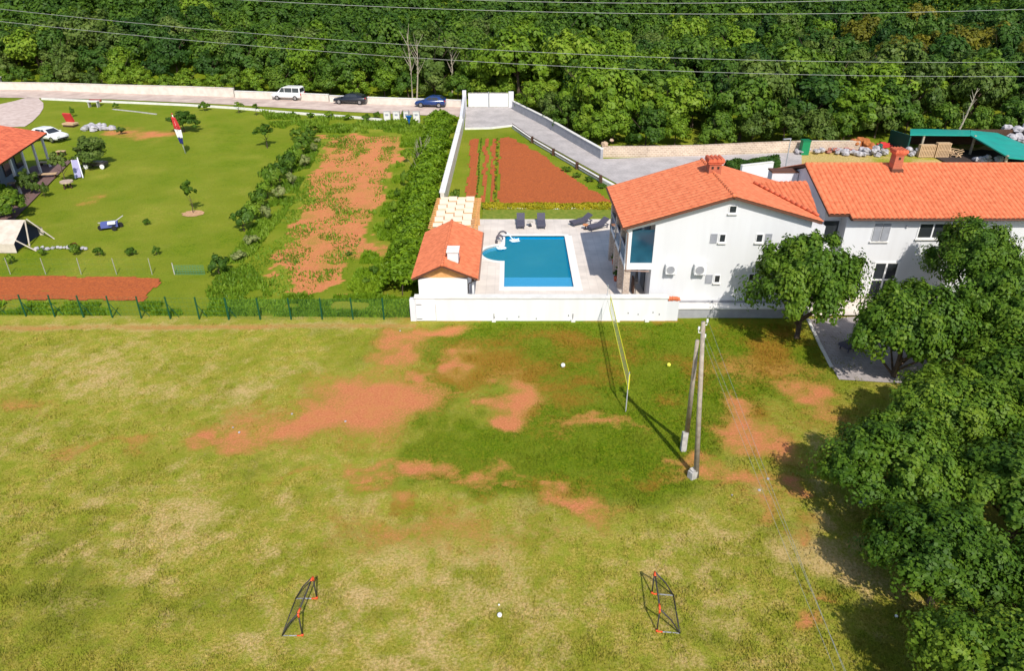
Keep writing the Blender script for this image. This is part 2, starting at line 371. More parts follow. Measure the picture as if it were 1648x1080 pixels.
    c = mix(sstep(math_('ADD', math_('MULTIPLY', math_('SUBTRACT', nv, .5), 1.4), att('m_rust')), .3, .85), c, rust)
    c = mix(math_('MULTIPLY', sstep(math_('ADD', math_('MULTIPLY', math_('SUBTRACT', nv, .5), 1.6), att('m_soil')), .12, .62), .75), c, halo)
    c = mix(sstep(math_('ADD', math_('ADD', math_('MULTIPLY', math_('SUBTRACT', nf, .5), 1.3), math_('MULTIPLY', math_('SUBTRACT', nv, .5), .9)), att('m_soil')), .40, 1.12), c, soil)
    l.new(c, b.inputs['Base Color'])
    bp = n.new('ShaderNodeBump'); bp.inputs['Strength'].default_value = .9; bp.inputs['Distance'].default_value = .09
    l.new(math_('ADD', nf, math_('MULTIPLY', ng, .6)), bp.inputs['Height']); l.new(bp.outputs[0], b.inputs['Normal'])
    return m
groundm = ground_material()
def np_mesh(name, V, F, m, nside=4):
    me = bpy.data.meshes.new(name); me.vertices.add(len(V)); me.vertices.foreach_set('co', V.astype(np.float32).ravel())
    me.loops.add(F.size); me.loops.foreach_set('vertex_index', F.astype(np.int32).ravel())
    me.polygons.add(len(F)); me.polygons.foreach_set('loop_start', np.arange(0, F.size, F.shape[1], dtype=np.int32))
    me.update(calc_edges=True); me.validate(); me.materials.append(m); return me
ys = [-14.]
while ys[-1] < 1500: ys.append(ys[-1]+(.14 if 10 < ys[-1] < 45 else .22 if ys[-1] < 62 else .4 if ys[-1] < 112 else max(1.5, (ys[-1]-105)*.12)))
ys = np.array(ys); us = np.linspace(-1, 1, 430)
YY, UU = np.meshgrid(ys, us, indexing='ij'); XX = UU*(26+np.clip(YY, 0, None)*.82)
ZZ = hgt(XX, YY)+.03*(vnoise(XX, YY, 1.1, 14)-.5)*(YY < 100)
nr, nc = YY.shape; idx = np.arange(nr*nc).reshape(nr, nc)
F = np.stack([idx[:-1,:-1], idx[:-1,1:], idx[1:,1:], idx[1:,:-1]], -1).reshape(-1, 4)
me = np_mesh('ground', np.stack([XX, YY, ZZ], -1).reshape(-1, 3), F, groundm)
me.polygons.foreach_set('use_smooth', [True]*len(me.polygons))
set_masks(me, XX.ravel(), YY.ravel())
go = bpy.data.objects.new('ground', me); COL.objects.link(go); tag(go, kind='structure')

def sheet(name, pts, m, lift=.02, sub=1.5, kind='structure', edge=0):
    """a sheet following the ground inside a plan polygon"""
    bm = bmesh.new(); vs = [bm.verts.new((p[0], p[1], 0)) for p in pts]; bm.faces.new(vs)
    xs = [p[0] for p in pts]; yy = [p[1] for p in pts]
    y = min(yy)+sub
    while y < max(yy):
        bmesh.ops.bisect_plane(bm, geom=bm.verts[:]+bm.edges[:]+bm.faces[:], plane_co=(0, y, 0), plane_no=(0, 1, 0)); y += sub
    x = min(xs)+sub
    while x < max(xs):
        bmesh.ops.bisect_plane(bm, geom=bm.verts[:]+bm.edges[:]+bm.faces[:], plane_co=(x, 0, 0), plane_no=(1, 0, 0)); x += sub
    for v in bm.verts: v.co.z = gz(v.co.x, v.co.y)+lift
    bmesh.ops.recalc_face_normals(bm, faces=bm.faces)
    if sum(f.normal.z for f in bm.faces) < 0: bmesh.ops.reverse_faces(bm, faces=bm.faces)
    me = bpy.data.meshes.new(name); bm.to_mesh(me); bm.free(); me.materials.append(m)
    o = bpy.data.objects.new(name, me); COL.objects.link(o); tag(o, kind=kind); return o
# road and driveway
road_front = [(-140,112.6),(-77,110.6),(-45,107.2),(-22,102.6),(-6.6,98.6),(-6.6,103.4)]
sheet('road', [(-140,112.4)]+[tuple(Gp(*p))[:2] for p in ((0,157),(180,160),(380,169),(560,180),(738,188))]+[tuple(Gp(*p))[:2] for p in ((750,163),(560,160),(380,152),(180,144),(0,141))]+[(-140,117.5)], roadm, .05)
sheet('driveway', [tuple(Gp(*p))[:2] for p in ((750,172),(828,172),(972,256),(1150,250),(1290,245),(1290,278),(1230,300),(1000,300),(825,203),(748,206))], driv, .05)
sheet('gravel_patch', [tuple(Gp(*p))[:2] for p in ((0,168),(22,163),(44,157),(62,158),(70,166),(70,174),(64,184),(52,196),(40,204),(-40,206),(-40,170))], gravel, .05)
def bed(name, pts, rows, amp, sp, axis, m=soilm, lift=.05, res=.22):
    """ploughed bed: real furrows"""
    P = [tuple(p)[:2] for p in pts]; x0 = min(p[0] for p in P); x1 = max(p[0] for p in P); y0 = min(p[1] for p in P); y1 = max(p[1] for p in P)
    gx = np.arange(x0-.2, x1+.4, res); gy = np.arange(y0-.2, y1+.4, res); X, Y = np.meshgrid(gx, gy, indexing='ij')
    n = vnoise(X, Y, .45, 31); nn = vnoise(X, Y, .22, 32)
    t = X if axis == 'x' else Y
    Zv = hgt(X, Y)+lift+amp*np.sin(t*2*math.pi/sp)*rows+.03*(n-.5)+.05*(nn-.5)
    wob = (vnoise(X, Y, 1.3, 33)-.5)*.5
    ins = inpoly(P, X+wob, Y+wob); a, b_ = X.shape; idx = np.arange(a*b_).reshape(a, b_)
    keep = ins[:-1,:-1] & ins[1:,1:]
    F = np.stack([idx[:-1,:-1], idx[1:,:-1], idx[1:,1:], idx[:-1,1:]], -1)[keep]
    V = np.stack([X, Y, Zv], -1).reshape(-1, 3); used, inv = np.unique(F, return_inverse=True)
    me = np_mesh(name, V[used], inv.reshape(F.shape), m); o = bpy.data.objects.new(name, me); COL.objects.link(o); return tag(o, kind='structure')
bed('soil_plot', gpoly([(802,223),(822,220),(860,240),(930,290),(985,322),(988,330),(802,329)]), 1, .012, 1.1, 'x')
bed('soil_strip', gpoly([(-60,444),(262,447),(240,487),(190,483),(-60,486)]), .6, .03, .6, 'y')
for a, b_, c_, d_ in ((756,772,746,765),(778,788,771,783),(790,799,786,798)):
    bed('planting_row', gpoly([(a,224),(b_,223),(d_,327),(c_,326)]), 1, .04, .5, 'x')

# ---------------------------------------------------------------- foliage
def crown_mesh(name, seed, R, Hc, z0, nb, nl, leaf, m, low=0., rs_=1., soft=.5):
    r = np.random.RandomState(seed)
    d = r.normal(size=(nb, 3)); d /= np.linalg.norm(d, axis=1)[:, None]; d[:, 2] = np.abs(d[:, 2])*(1.1+low)-.35-low
    rad = (r.rand(nb)**.5)*.72+.10
    lop = 1+.18*np.sin(2*np.arctan2(d[:, 1], d[:, 0])+r.rand()*6)+.12*np.sin(3*np.arctan2(d[:, 1], d[:, 0])+r.rand()*6)
    C = d*rad[:, None]*np.array([R, R, Hc/2]); C[:, :2] *= lop[:, None]; C[:, 2] += z0+Hc/2*.95
    rb = R*(.14+.21*r.rand(nb)**1.5)*(1.15-.25*rad)*rs_
    bt = r.rand(nb)
    n = nb*nl; bi = np.repeat(np.arange(nb), nl)
    e = r.normal(size=(n, 3)); e[:, 2] += .25; e /= np.linalg.norm(e, axis=1)[:, None]
    bump = 1+.22*np.sin(e[:, 0]*5+bi*1.7)+.18*np.sin(e[:, 1]*6+bi*2.3+1)
    q = (r.rand(n)**.4)*1.02*bump
    P = C[bi]+e*(rb[bi]*q)[:, None]*np.array([1, 1, .8])
    cd = P-np.array([0, 0, z0+Hc*.4]); cd /= np.linalg.norm(cd, axis=1)[:, None]; nrm = e*.85+cd*soft+r.normal(size=(n, 3))*.34; nrm[:, 2] += .25; nrm /= np.linalg.norm(nrm, axis=1)[:, None]
    t = np.cross(nrm, r.normal(size=(n, 3))); t /= np.linalg.norm(t, axis=1)[:, None]; b = np.cross(nrm, t)
    s = leaf*(.55+.9*r.rand(n))[:, None]
    V = np.stack([P-t*s*.5, P+b*s*.36+nrm*s*.06, P+t*s*.5-nrm*s*.08, P-b*s*.36+nrm*s*.06], 1).reshape(-1, 3)
    me = np_mesh(name, V, np.arange(4*n).reshape(n, 4), m)
    tint = np.clip(bt[bi]*.55+r.rand(n)*.45, 0, 1); a = me.attributes.new('tint', 'FLOAT', 'POINT'); a.data.foreach_set('value', np.repeat(tint, 4).astype(np.float32))
    return me
def trunk_mesh(name, seed, h, r0, R, m=bark, nl=5):
    rg = random.Random(seed); mb = MB(); p = Vector((0, 0, -.25)); pts = [p.copy()]
    for i in range(4): p = p+Vector((rg.uniform(-.12, .12), rg.uniform(-.12, .12), (h+.25)/4)); pts.append(p.copy())
    mb.tube(pts, r0, 8, r0*.5)
    for k in range(nl):
        a = 2*math.pi*k/nl+rg.random(); b = pts[2]+(pts[3]-pts[2])*rg.random(); L = R*rg.uniform(.45, .75)
        mb.tube([b, b+Vector((math.cos(a)*L*.5, math.sin(a)*L*.5, L*.45)), b+Vector((math.cos(a)*L, math.sin(a)*L, L*.95))], r0*.4, 6, r0*.12)
    me = bpy.data.meshes.new(name); me.from_pydata(mb.v, [], mb.f); me.materials.append(m); return me
def mk_tree(cm, tm, loc, s, rz, lf, name, label, cat, group=None, sz=1., hide=False):
    e = empty(name, loc, label, cat, group, rz); e.scale = (s, s, s*sz)
    for nm, d, mm in (('crown', cm, lf), ('trunk', tm, None)):
        o = bpy.data.objects.new(nm, d); COL.objects.link(o); o.parent = e
        if mm: o.material_slots[0].link = 'OBJECT'; o.material_slots[0].material = mm
    return e
# unit prototypes (radius about 4 m, height about 8 m)
FOR = [(crown_mesh('crown', 10+i, 4.0, 8.4, .2, 40, 220, .42, LF['mid'], low=.35), trunk_mesh('trunk', i, 4.2, .2, 4)) for i in range(6)]
NEAR = [(crown_mesh('crown', 50+i, 4.3, 6.8, 1.6, 92, 430, .19, LF['mid'], rs_=.72), trunk_mesh('trunk', 20+i, 4.2, .22, 4, nl=7)) for i in range(4)]
BSH = [(crown_mesh('crown', 80+i, 1.0, 1.5, .0, 16, 90, .20, LF['mid']), trunk_mesh('trunk', 40+i, .6, .04, .8, nl=4)) for i in range(4)]
SAP = [(crown_mesh('crown', 90+i, 1.0, 2.4, .9, 15, 75, .22, LF['mid']), trunk_mesh('trunk', 60+i, 1.6, .06, .9, nl=4)) for i in range(2)]
# forest front line
fx = [-140,-80,-45,-12,0,2.5,10,14,34,47,58,75,110]; fy = [121,117,112.5,107.5,107,100,83,82.,82.6,86.5,87.5,86.5,86]
rg = random.Random(11); cand = []
Y = 84.
while Y < 190:
    sp = 5.9 if Y < 150 else 7.2
    hw = Y*.80+8; X = -hw+rg.random()*sp
    while X < hw:
        x = X+rg.uniform(-1.8, 1.8); y = Y+rg.uniform(-1.8, 1.8); X += sp
        if y > np.interp(x, fx, fy)+2.6: cand.append((y, x))
    Y += sp*.86
fronts = []
x = -92.
while x < 80:
    y = float(np.interp(x, fx, fy)); fronts.append((y+1.2+rg.uniform(-.3, .8), x)); x += rg.uniform(3.2, 4.6)*(1. if not 1 < x < 11 else .45)
cand.sort()
trees = cand[:300]; rest = cand[300:]
print('forest candidates', len(cand), 'fronts', len(fronts))
def kind_at(x, y, rr):
    if x > 56 and y > 105: return 'dark' if rr < .75 else 'ochre'
    if x > 50 and y > 100 and rr < .16: return 'ochre'
    if x > 44 and rr < .4: return 'olive'
    if -2 < x < 22 and y < 120: return 'bright' if rr < .7 else 'mid'
    if x < -50 and rr < .35: return 'olive'
    return 'mid' if rr < .55 else 'dark' if rr < .74 else 'bright' if rr < .93 else 'olive'
LAB = {'mid': 'mid green broadleaf tree among the dense hillside woods', 'bright': 'bright fresh green tree among the dense hillside woods', 'dark': 'dark green tree among the dense hillside woods',
       'olive': 'olive green tree with a looser crown in the hillside woods', 'ochre': 'ochre yellow tree at the right of the hillside woods'}
for i, (y, x) in enumerate(trees):
    k = kind_at(x, y, rg.random()); c, t = FOR[rg.randrange(6)]
    s = rg.uniform(.85, 1.2)
    if -4 < x < 20 and y < 118: s *= 1.22
    if x < -45 and y < 125: s *= .72
    mk_tree(c, t, (x, y, gz(x, y)), s, rg.random()*6.28, LF[k], 'forest_tree', LAB[k], 'tree', 'trees of the wood on the hillside, '+k, sz=rg.uniform(.8, 1.2))
for i, (y, x) in enumerate(fronts):
    k = rg.choice(['mid', 'bright', 'bright', 'olive']) if x < 30 else rg.choice(['olive', 'mid', 'mid'])
    c, t = FOR[rg.randrange(6)]; s = rg.uniform(.50, .72) if x > -45 else rg.uniform(.42, .60)
    mk_tree(c, t, (x, y, gz(x, y)-.4), s, rg.random()*6.28, LF[k], 'bush', ('%s bush on the lower edge of the hillside woods' % {'mid': 'mid green', 'bright': 'bright green', 'olive': 'olive green'}[k]), 'bush', 'bushes along the edge of the wood, '+k)
# far wood: one mass
V = []; T = []
def raw(me):
    a = np.zeros(len(me.vertices)*3, np.float32); me.vertices.foreach_get('co', a); t = np.zeros(len(me.vertices), np.float32); me.attributes['tint'].data.foreach_get('value', t)
    q = a.reshape(-1, 4, 3); k = np.random.RandomState(1).rand(len(q)) < .36; q = q[k]; c = q.mean(1, keepdims=True); return c+(q-c)*1.6, t.reshape(-1, 4)[k]
RAW = [raw(c) for c, t in FOR]
for (y, x) in rest+[(y, x) for y in range(192, 300, 11) for x in range(-int(y*.85), int(y*.85), 11)]:
    q, t = RAW[rg.randrange(6)]; st = 1 if y < 192 else 4; q = q[::st]; t = t[::st]; a = rg.random()*6.28; s = rg.uniform(.85, 1.25)*(1.3 if st == 4 else 1)
    ca, sa = math.cos(a)*s, math.sin(a)*s; P = np.stack([q[..., 0]*ca-q[..., 1]*sa+x, q[..., 0]*sa+q[..., 1]*ca+y, q[..., 2]*s+gz(x, y)], -1)
    V.append(P.reshape(-1, 3)); T.append(np.clip(t*.7+rg.random()*.4, 0, 1).reshape(-1))
V = np.concatenate(V); T = np.concatenate(T)
me = np_mesh('far_wood', V, np.arange(len(V)).reshape(-1, 4), LF['mid']); a = me.attributes.new('tint', 'FLOAT', 'POINT'); a.data.foreach_set('value', T.astype(np.float32))
o = bpy.data.objects.new('far_wood', me); COL.objects.link(o); tag(o, 'dense far wood covering the hill beyond the nearer trees', 'woods', kind='stuff')

def bush(px, py, wp, hp, lf, name, label, cat='bush', proto=None, group=None):
    lf = {'dark': 'mid', 'mid': 'grove'}.get(lf, lf)
    v = Gp(px, py); m = mpp(v); p = proto or BSH[rg.randrange(4)]
    Rr = 4.7 if p in FOR else 1.18; Hh = 8.4 if p in FOR else 1.5 if p in BSH else 3.1
    s = wp*m/2/Rr; hh = hp*m*1.05
    return mk_tree(p[0], p[1], (v.x, v.y, v.z), s, rg.random()*6.28, LF[lf], name, label, cat, group, sz=max(.4, hh/(Hh*s)))
bush(150,268,80,56,'olive','shrub','large olive green shrub behind the dark garden cart','shrub',proto=FOR[0])
bush(196,216,20,14,'olive','shrub','low olive shrub beside the pile of pale rocks','shrub')
bush(296,212,62,38,'dark','shrub','wide dark green shrub behind the flagpole','shrub',proto=FOR[1])
bush(330,178,24,16,'mid','shrub','small round shrub by the road wall, above the flagpole','shrub')
bush(385,182,22,19,'bright','young_tree','pointed light green young tree at the road wall, left of the van','tree',proto=SAP[0])
bush(413,186,17,19,'mid','young_tree','narrow young tree at the road wall, directly below the van','tree',proto=SAP[1])
bush(430,238,42,40,'mid','shrub','spreading green shrub alone on the lawn between flagpole and weedy plot','shrub',proto=SAP[0])
bush(311,343,32,54,'mid','young_tree','small tree on a bare earth ring in the middle of the lawn','tree',proto=SAP[1])
bush(237,362,17,12,'dark','sapling','tiny sapling on the lawn right of the blue and white mower','sapling')
bush(122,410,26,22,'mid','bush','bush with a reddish top in the row by the tent','bush')
bush(120,400,20,11,'red','bush','reddish leafed bush behind the row nearest the tent','bush')
bush(160,412,24,17,'mid','bush','low bush in the row, second from the tent','bush')
bush(212,411,26,15,'dark','bush','flat dark bush in the row below the sapling','bush')
bush(253,411,19,18,'mid','bush','rounded bush at the right end of the row below the lawn','bush')
bush(70,412,20,15,'mid','bush','low bush touching the tent corner','bush')
bush(355,443,48,40,'dark','bush','large dark bush at the foot of the row beside the weedy plot','bush')
bush(18,425,22,20,'bright','bush','light green bush in front of the cream tent','bush')
for j, (px, py, wp, hp, k) in enumerate([(397,372,42,38,'dark'),(420,336,34,34,'mid'),(440,305,38,40,'mid'),(466,278,36,34,'dark'),(486,250,36,30,'mid'),(500,226,26,20,'mid'),(478,224,22,18,'mid'),(408,354,34,30,'bright'),(430,320,34,30,'bright'),(452,292,34,30,'mid'),(476,264,30,28,'bright'),(494,238,26,24,'dark'),(508,214,22,18,'bright')]):
    bush(px, py, wp*1.3, hp*1.15, k, 'bush', 'green bush in the sloping row left of the weedy plot', 'bush', group='bushes in the row left of the weedy plot')
for j, (px, py, wp, hp) in enumerate([(428,352,34,24),(452,322,32,26),(470,300,26,26),(492,270,26,24),(506,246,20,18),(405,395,34,22),(386,420,34,20),(512,230,14,10)]):
    bush(px, py, wp, hp, 'sage', 'bush', 'pale sage green bush between the dark bush row and the weedy plot', 'bush', group='pale sage bushes beside the weedy plot')
for j, (px, py, wp, hp, k) in enumerate([(603,442,24,18,'mid'),(590,458,20,14,'mid'),(635,345,20,26,'bright'),(625,372,18,26,'bright'),(651,300,16,30,'bright'),(640,320,16,20,'mid'),(655,262,16,26,'bright'),(562,412,14,9,'dark')]):
    bush(px, py, wp, hp, k, 'bush', 'loose green bush on the right edge of the weedy plot', 'bush', group='bushes on the right edge of the weedy plot')
for j, (px, py, wp, hp, k) in enumerate([(472,188,14,10,'mid'),(500,190,16,10,'mid'),(530,190,22,13,'bright'),(560,193,20,10,'bright'),(590,194,24,12,'mid'),(607,190,18,12,'mid'),(650,196,10,22,'dark'),(690,200,26,14,'bright'),(706,192,22,20,'bright')]):
    bush(px, py, wp, hp, k, 'bush', 'green bush on the verge below the road wall', 'bush', group='bushes on the verge below the road')
bush(105,296,38,56,'olive','olive_tree','thin olive tree with bare lower stem beside the white deckchair','tree',proto=SAP[0])
bush(52,312,44,46,'olive','shrub','olive grey shrub in front of the red roofed cottage patio','shrub',proto=FOR[2])
bush(72,318,24,30,'olive','shrub','grey green shrub beside the wooden garden bench','shrub')
bush(22,352,84,56,'mid','shrub','wide dark green shrub behind the cream tent','shrub',proto=FOR[3])
bush(6,322,50,30,'bright','shrub','light green shrub at the left edge below the cottage','shrub')
bush(118,188,12,18,'mid','bush','small bush behind the red covered garden chair','bush')
bush(187,174,14,10,'dark','bush','dark small bush by the road wall left of the low white kerb','bush')
bush(733,322,22,22,'dark','shrub','small dark shrub at the foot of the garden wall, behind the pergola','shrub')
for (px, py, wp, hp) in ((912,276,22,10),(928,286,20,10),(948,292,26,9),(968,302,24,8)):
    bush(px, py, wp, hp, 'mid', 'vegetable_plant', 'leafy green vegetable clump at the driveway edge of the tilled plot', 'plant', group='vegetable clumps at the driveway side of the tilled plot')
# planting rows' crops, and vines
for j in range(22):
    t = j/21; px = 774+(767-774)*t+rg.uniform(-1, 1); py = 226+100*t
    bush(px, py, 5, 5, 'mid', 'vegetable_plant', 'low green crop plant in the rows left of the tilled plot', 'plant', group='crop plants in the planting rows')
for j in range(16):
    t = j/15; bush(801-4*t+rg.uniform(-1, 1), 226+100*t, 7, 6+4*t, 'yell' if j % 2 else 'bright', 'vegetable_plant', 'yellow green plant in the line at the left edge of the tilled plot', 'plant', group='yellow green plants lining the tilled plot')
# hedges
def hedge(name, pts, wd, ht, n, leaf, lf, label, seed=1, fill=1.):
    r = np.random.RandomState(seed); P2 = np.array([(p[0], p[1]) for p in pts]); seg = np.linalg.norm(np.diff(P2, axis=0), axis=1); cum = np.r_[0, np.cumsum(seg)]
    s = r.rand(n)*cum[-1]; x = np.interp(s, cum, P2[:, 0]); y = np.interp(s, cum, P2[:, 1])
    d0 = (P2[-1]-P2[0])/np.linalg.norm(P2[-1]-P2[0]); nr = np.array([-d0[1], d0[0]])
    th = (r.rand(n)-.5)*math.pi*1.15; lump = 1+.24*np.sin(s*1.3+1.7*np.sin(s*.31))+.22*np.sin(s*3.1+2+th*2.5+2*np.sin(s*.7))+.2*np.sin(th*5+s*1.1)+.12*(r.rand(n)-.5)
    off = np.sin(th)*wd/2*lump; up = np.abs(np.cos(th))**.6*ht*(.85+.2*lump-.2)
    x = x+nr[0]*off; y = y+nr[1]*off; z = hgt(x, y)+up*(.35+.65*r.rand(n)**.3)
    e = np.stack([nr[0]*np.sin(th), nr[1]*np.sin(th), np.cos(th)], -1); nn = e*.8+r.normal(size=(n, 3))*.55; nn /= np.linalg.norm(nn, axis=1)[:, None]
    t = np.cross(nn, r.normal(size=(n, 3))); t /= np.linalg.norm(t, axis=1)[:, None]; b = np.cross(nn, t); sz = leaf*(.6+.8*r.rand(n))[:, None]; P = np.stack([x, y, z], -1)
    V = np.stack([P-t*sz*.5, P+b*sz*.38, P+t*sz*.5, P-b*sz*.38], 1).reshape(-1, 3); c = P2.mean(0)
    e0 = empty(name, (c[0], c[1], gz(c[0], c[1])), label, 'hedge'); V = V-np.array(e0.location)
    me = np_mesh('foliage', V, np.arange(4*n).reshape(n, 4), LF[lf]); a = me.attributes.new('tint', 'FLOAT', 'POINT')
    a.data.foreach_set('value', np.repeat(np.clip(.5+.3*np.sin(s*2.3+off*3)+.5*(r.rand(n)-.5), 0, 1), 4).astype(np.float32))
    o = bpy.data.objects.new('foliage', me); COL.objects.link(o); o.parent = e0
    mb = MB(); k = 0.
    while k < cum[-1]:
        xx = float(np.interp(k, cum, P2[:, 0])); yy = float(np.interp(k, cum, P2[:, 1])); g = gz(xx, yy)-.1
        mb.tube([(xx, yy, g), (xx+.1, yy, g+ht*.7)], .05, 5, .02); k += 1.2
    mb.build('stem', bark, e0); return e0
hedge('laurel_hedge', [Gp(712,196), Gp(697,250), Gp(678,330), Gp(660,400), Gp(647,478)], 2.5, 1.7, 42000, .28, 'fresh', 'long thick bright green hedge running up beside the pale garden wall', 4)
hedge('box_hedge', [Gp(777,336), Gp(985,336)], .8, .65, 6000, .16, 'yell', 'low yellow green hedge row between tilled plot and pool lawn', 5)

# tall weeds as uncountable stuff
def weeds(name, label, polyp, n, hmin, hmax, lf, wdt, seed, gapfn=None):
    r = np.random.RandomState(seed); P = gpoly(polyp); x0, x1 = min(p[0] for p in P), max(p[0] for p in P); y0, y1 = min(p[1] for p in P), max(p[1] for p in P)
    x = r.rand(n*3)*(x1-x0)+x0; y = r.rand(n*3)*(y1-y0)+y0; k = inpoly(P, x, y) & (vnoise(x, y, 1.6, seed) > .36); 
    if gapfn is not None: k &= gapfn(x, y)
    x = x[k][:n]; y = y[k][:n]; n = len(x); z = hgt(x, y)
    a = r.rand(n)*6.28; h = (hmin+(hmax-hmin)*r.rand(n))*(.5+vnoise(x, y, 1.2, seed+1)); dx = np.cos(a)*wdt; dy = np.sin(a)*wdt; lx = (r.rand(n)-.5)*h*.9; ly = (r.rand(n)-.5)*h*.9
    V = np.stack([np.stack([x-dx, y-dy, z-.02], -1), np.stack([x+dx, y+dy, z-.02], -1), np.stack([x+lx+dx*.6, y+ly+dy*.6, z+h*.8], -1), np.stack([x+lx*1.6, y+ly*1.6, z+h], -1)], 1).reshape(-1, 3)
    me = np_mesh(name, V, np.arange(4*n).reshape(n, 4), LF[lf]); at = me.attributes.new('tint', 'FLOAT', 'POINT')
    at.data.foreach_set('value', np.repeat(np.clip(vnoise(x, y, 2., seed+2)*.7+r.rand(n)*.3, 0, 1), 4).astype(np.float32))
    o = bpy.data.objects.new(name, me); COL.objects.link(o); return tag(o, label, 'grass', kind='stuff')
nopl = lambda x, y: ~inpoly(P_WEEDY, x, y)
weeds('tall_grass', 'tall fresh green grass filling the strip between weedy plot and hedge', [(650,210),(690,205),(670,300),(650,400),(640,500),(545,500),(590,400),(630,300)], 30000, .10, .34, 'fresh', .07, 41, nopl)
weeds('weeds', 'green weeds growing over the red earth of the weedy plot', [(520,217),(641,220),(612,330),(545,474),(440,477),(398,420),(455,350),(495,285)], 16000, .05, .22, 'bright', .07, 43, lambda x, y: np.random.RandomState(1).rand(len(x)) < .62-.75*vnoise(x, y*.5, 1.5, 21))
weeds('rough_grass', 'rough green grass along the inside of the green wire fence', [(-60,488),(240,490),(440,478),(545,476),(665,480),(665,511),(330,509),(-60,506)], 26000, .08, .30, 'fresh', .06, 47)
weeds('verge_grass', 'long grass on the verge below the road wall', [(420,182),(700,200),(690,216),(520,214),(440,205)], 9000, .15, .55, 'bright', .10, 49)
weeds('garden_weeds', 'rough green weeds on the slope left of the weedy plot', [(395,380),(500,225),(520,230),(460,345),(400,420),(440,477),(345,500),(330,470)], 13000, .08, .34, 'bright', .07, 51, nopl)
# ---- short grass of the field (one uncountable mass)
def field_grass(n, seed):
    r = np.random.RandomState(seed); y = 14+(41.2-14)*r.rand(n)**1.15; x = (r.rand(n)-.5)*2*(.80*y+8); k = (x < 17+.1*y)
    x, y = x[k], y[k]; m = masks(x, y); k = (m[:, 0] < .35+.4*r.rand(len(x))) & (r.rand(len(x)) > .75*np.clip(m[:, 2]-.3, 0, 1)); x, y = x[k], y[k]; n = len(x)
    a = r.rand(n)*6.28; h = .03+.11*r.rand(n)**1.5*(.2+1.2*vnoise(x, y, .6, seed)**2)+.05*(m[:, 1][k]>.6)*r.rand(n); wd = .02+.03*r.rand(n); dx = np.cos(a)*wd; dy = np.sin(a)*wd; lx = (r.rand(n)-.5)*.1; ly = (r.rand(n)-.5)*.1
    V = np.stack([np.stack([x-dx, y-dy, 0*x-.03], -1), np.stack([x+dx, y+dy, 0*x-.03], -1), np.stack([x+lx, y+ly, h], -1)], 1).reshape(-1, 3)
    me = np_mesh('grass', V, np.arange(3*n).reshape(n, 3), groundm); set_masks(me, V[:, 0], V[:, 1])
    o = bpy.data.objects.new('grass', me); COL.objects.link(o); tag(o, 'short patchy grass covering the playing field', 'grass', kind='stuff')
field_grass(420000, 5)

# ---- grove on the right
GL = 'leafy dark green tree inside the dense grove on the right'
near_spots = [  # x, y, scale, leaf, label
 (16.1,23.6,.80,'grove','leafy tree at the top left corner of the grove, nearest the paved yard'),
 (15.6,18.6,.74,'grove','bright leafy tree jutting out at the middle of the grove edge'),
 (15.2,14.0,.74,'grove','leafy tree at the lower left edge of the grove, where the shade reaches the field'),
 (15.0,9.8,.76,'grove','leafy tree at the bottom right corner of the photo, lowest in the grove'),
 (20.6,27.6,.86,'grove',GL),(20.2,21.6,.88,'mid',GL),(19.9,16.2,.86,'grove',GL),(19.6,11.2,.9,'grove',GL),(25.4,30.0,.92,'grove',GL),
 (25.2,24.6,.95,'grove',GL),(24.8,19,.95,'mid',GL),(24.4,13.6,.9,'grove',GL),(21.9,34.6,.84,'grove','rounded tree standing over the paved yard in front of the tall glass door'),
 (27.6,35.8,.86,'grove','tree left of the pale bare patch in front of the long wing'),(31,31,1.0,'mid',GL),(30,25,1.0,'grove',GL),(33,36.5,.8,'mid',GL)]
for i, (x, y, s, k, lb) in enumerate(near_spots):
    c, t = NEAR[i % 4]; mk_tree(c, t, (x, y, -1.1 if y < 33 else -2.4), s*(1.04 if y < 33 else 1.14), rg.random()*6.28, LF[k], 'broadleaf_tree', lb, 'tree', 'trees of the grove beside the field' if lb == GL else None, sz=(.86 if y < 33 else 1.18)+.08*rg.random())
c, t = NEAR[1]; v = Gp(1296,540)
mk_tree(c, t, (17.9, 39.3, -2.0), 1.0, 1.0, LF['grove'], 'broadleaf_tree', 'round tree standing in front of the white house corner, above the field', 'tree', sz=1.25)
v = Gp(1588,500); c, t = NEAR[2]
mk_tree(c, t, (28.2, 40.4, 0), .78, 2.2, LF['grove'], 'broadleaf_tree', 'airy tree against the white wing under its triple window', 'tree', sz=1.3)
mk_tree(NEAR[3][0], NEAR[3][1], (33.6, 38.9, 0), .80, 4.2, LF['grove'], 'broadleaf_tree', 'tree at the right edge of the photo in front of the white wing', 'tree', sz=1.1)
bush(1590,650,60,40,'red','shrub','reddish brown shrub among the grove trees','shrub')

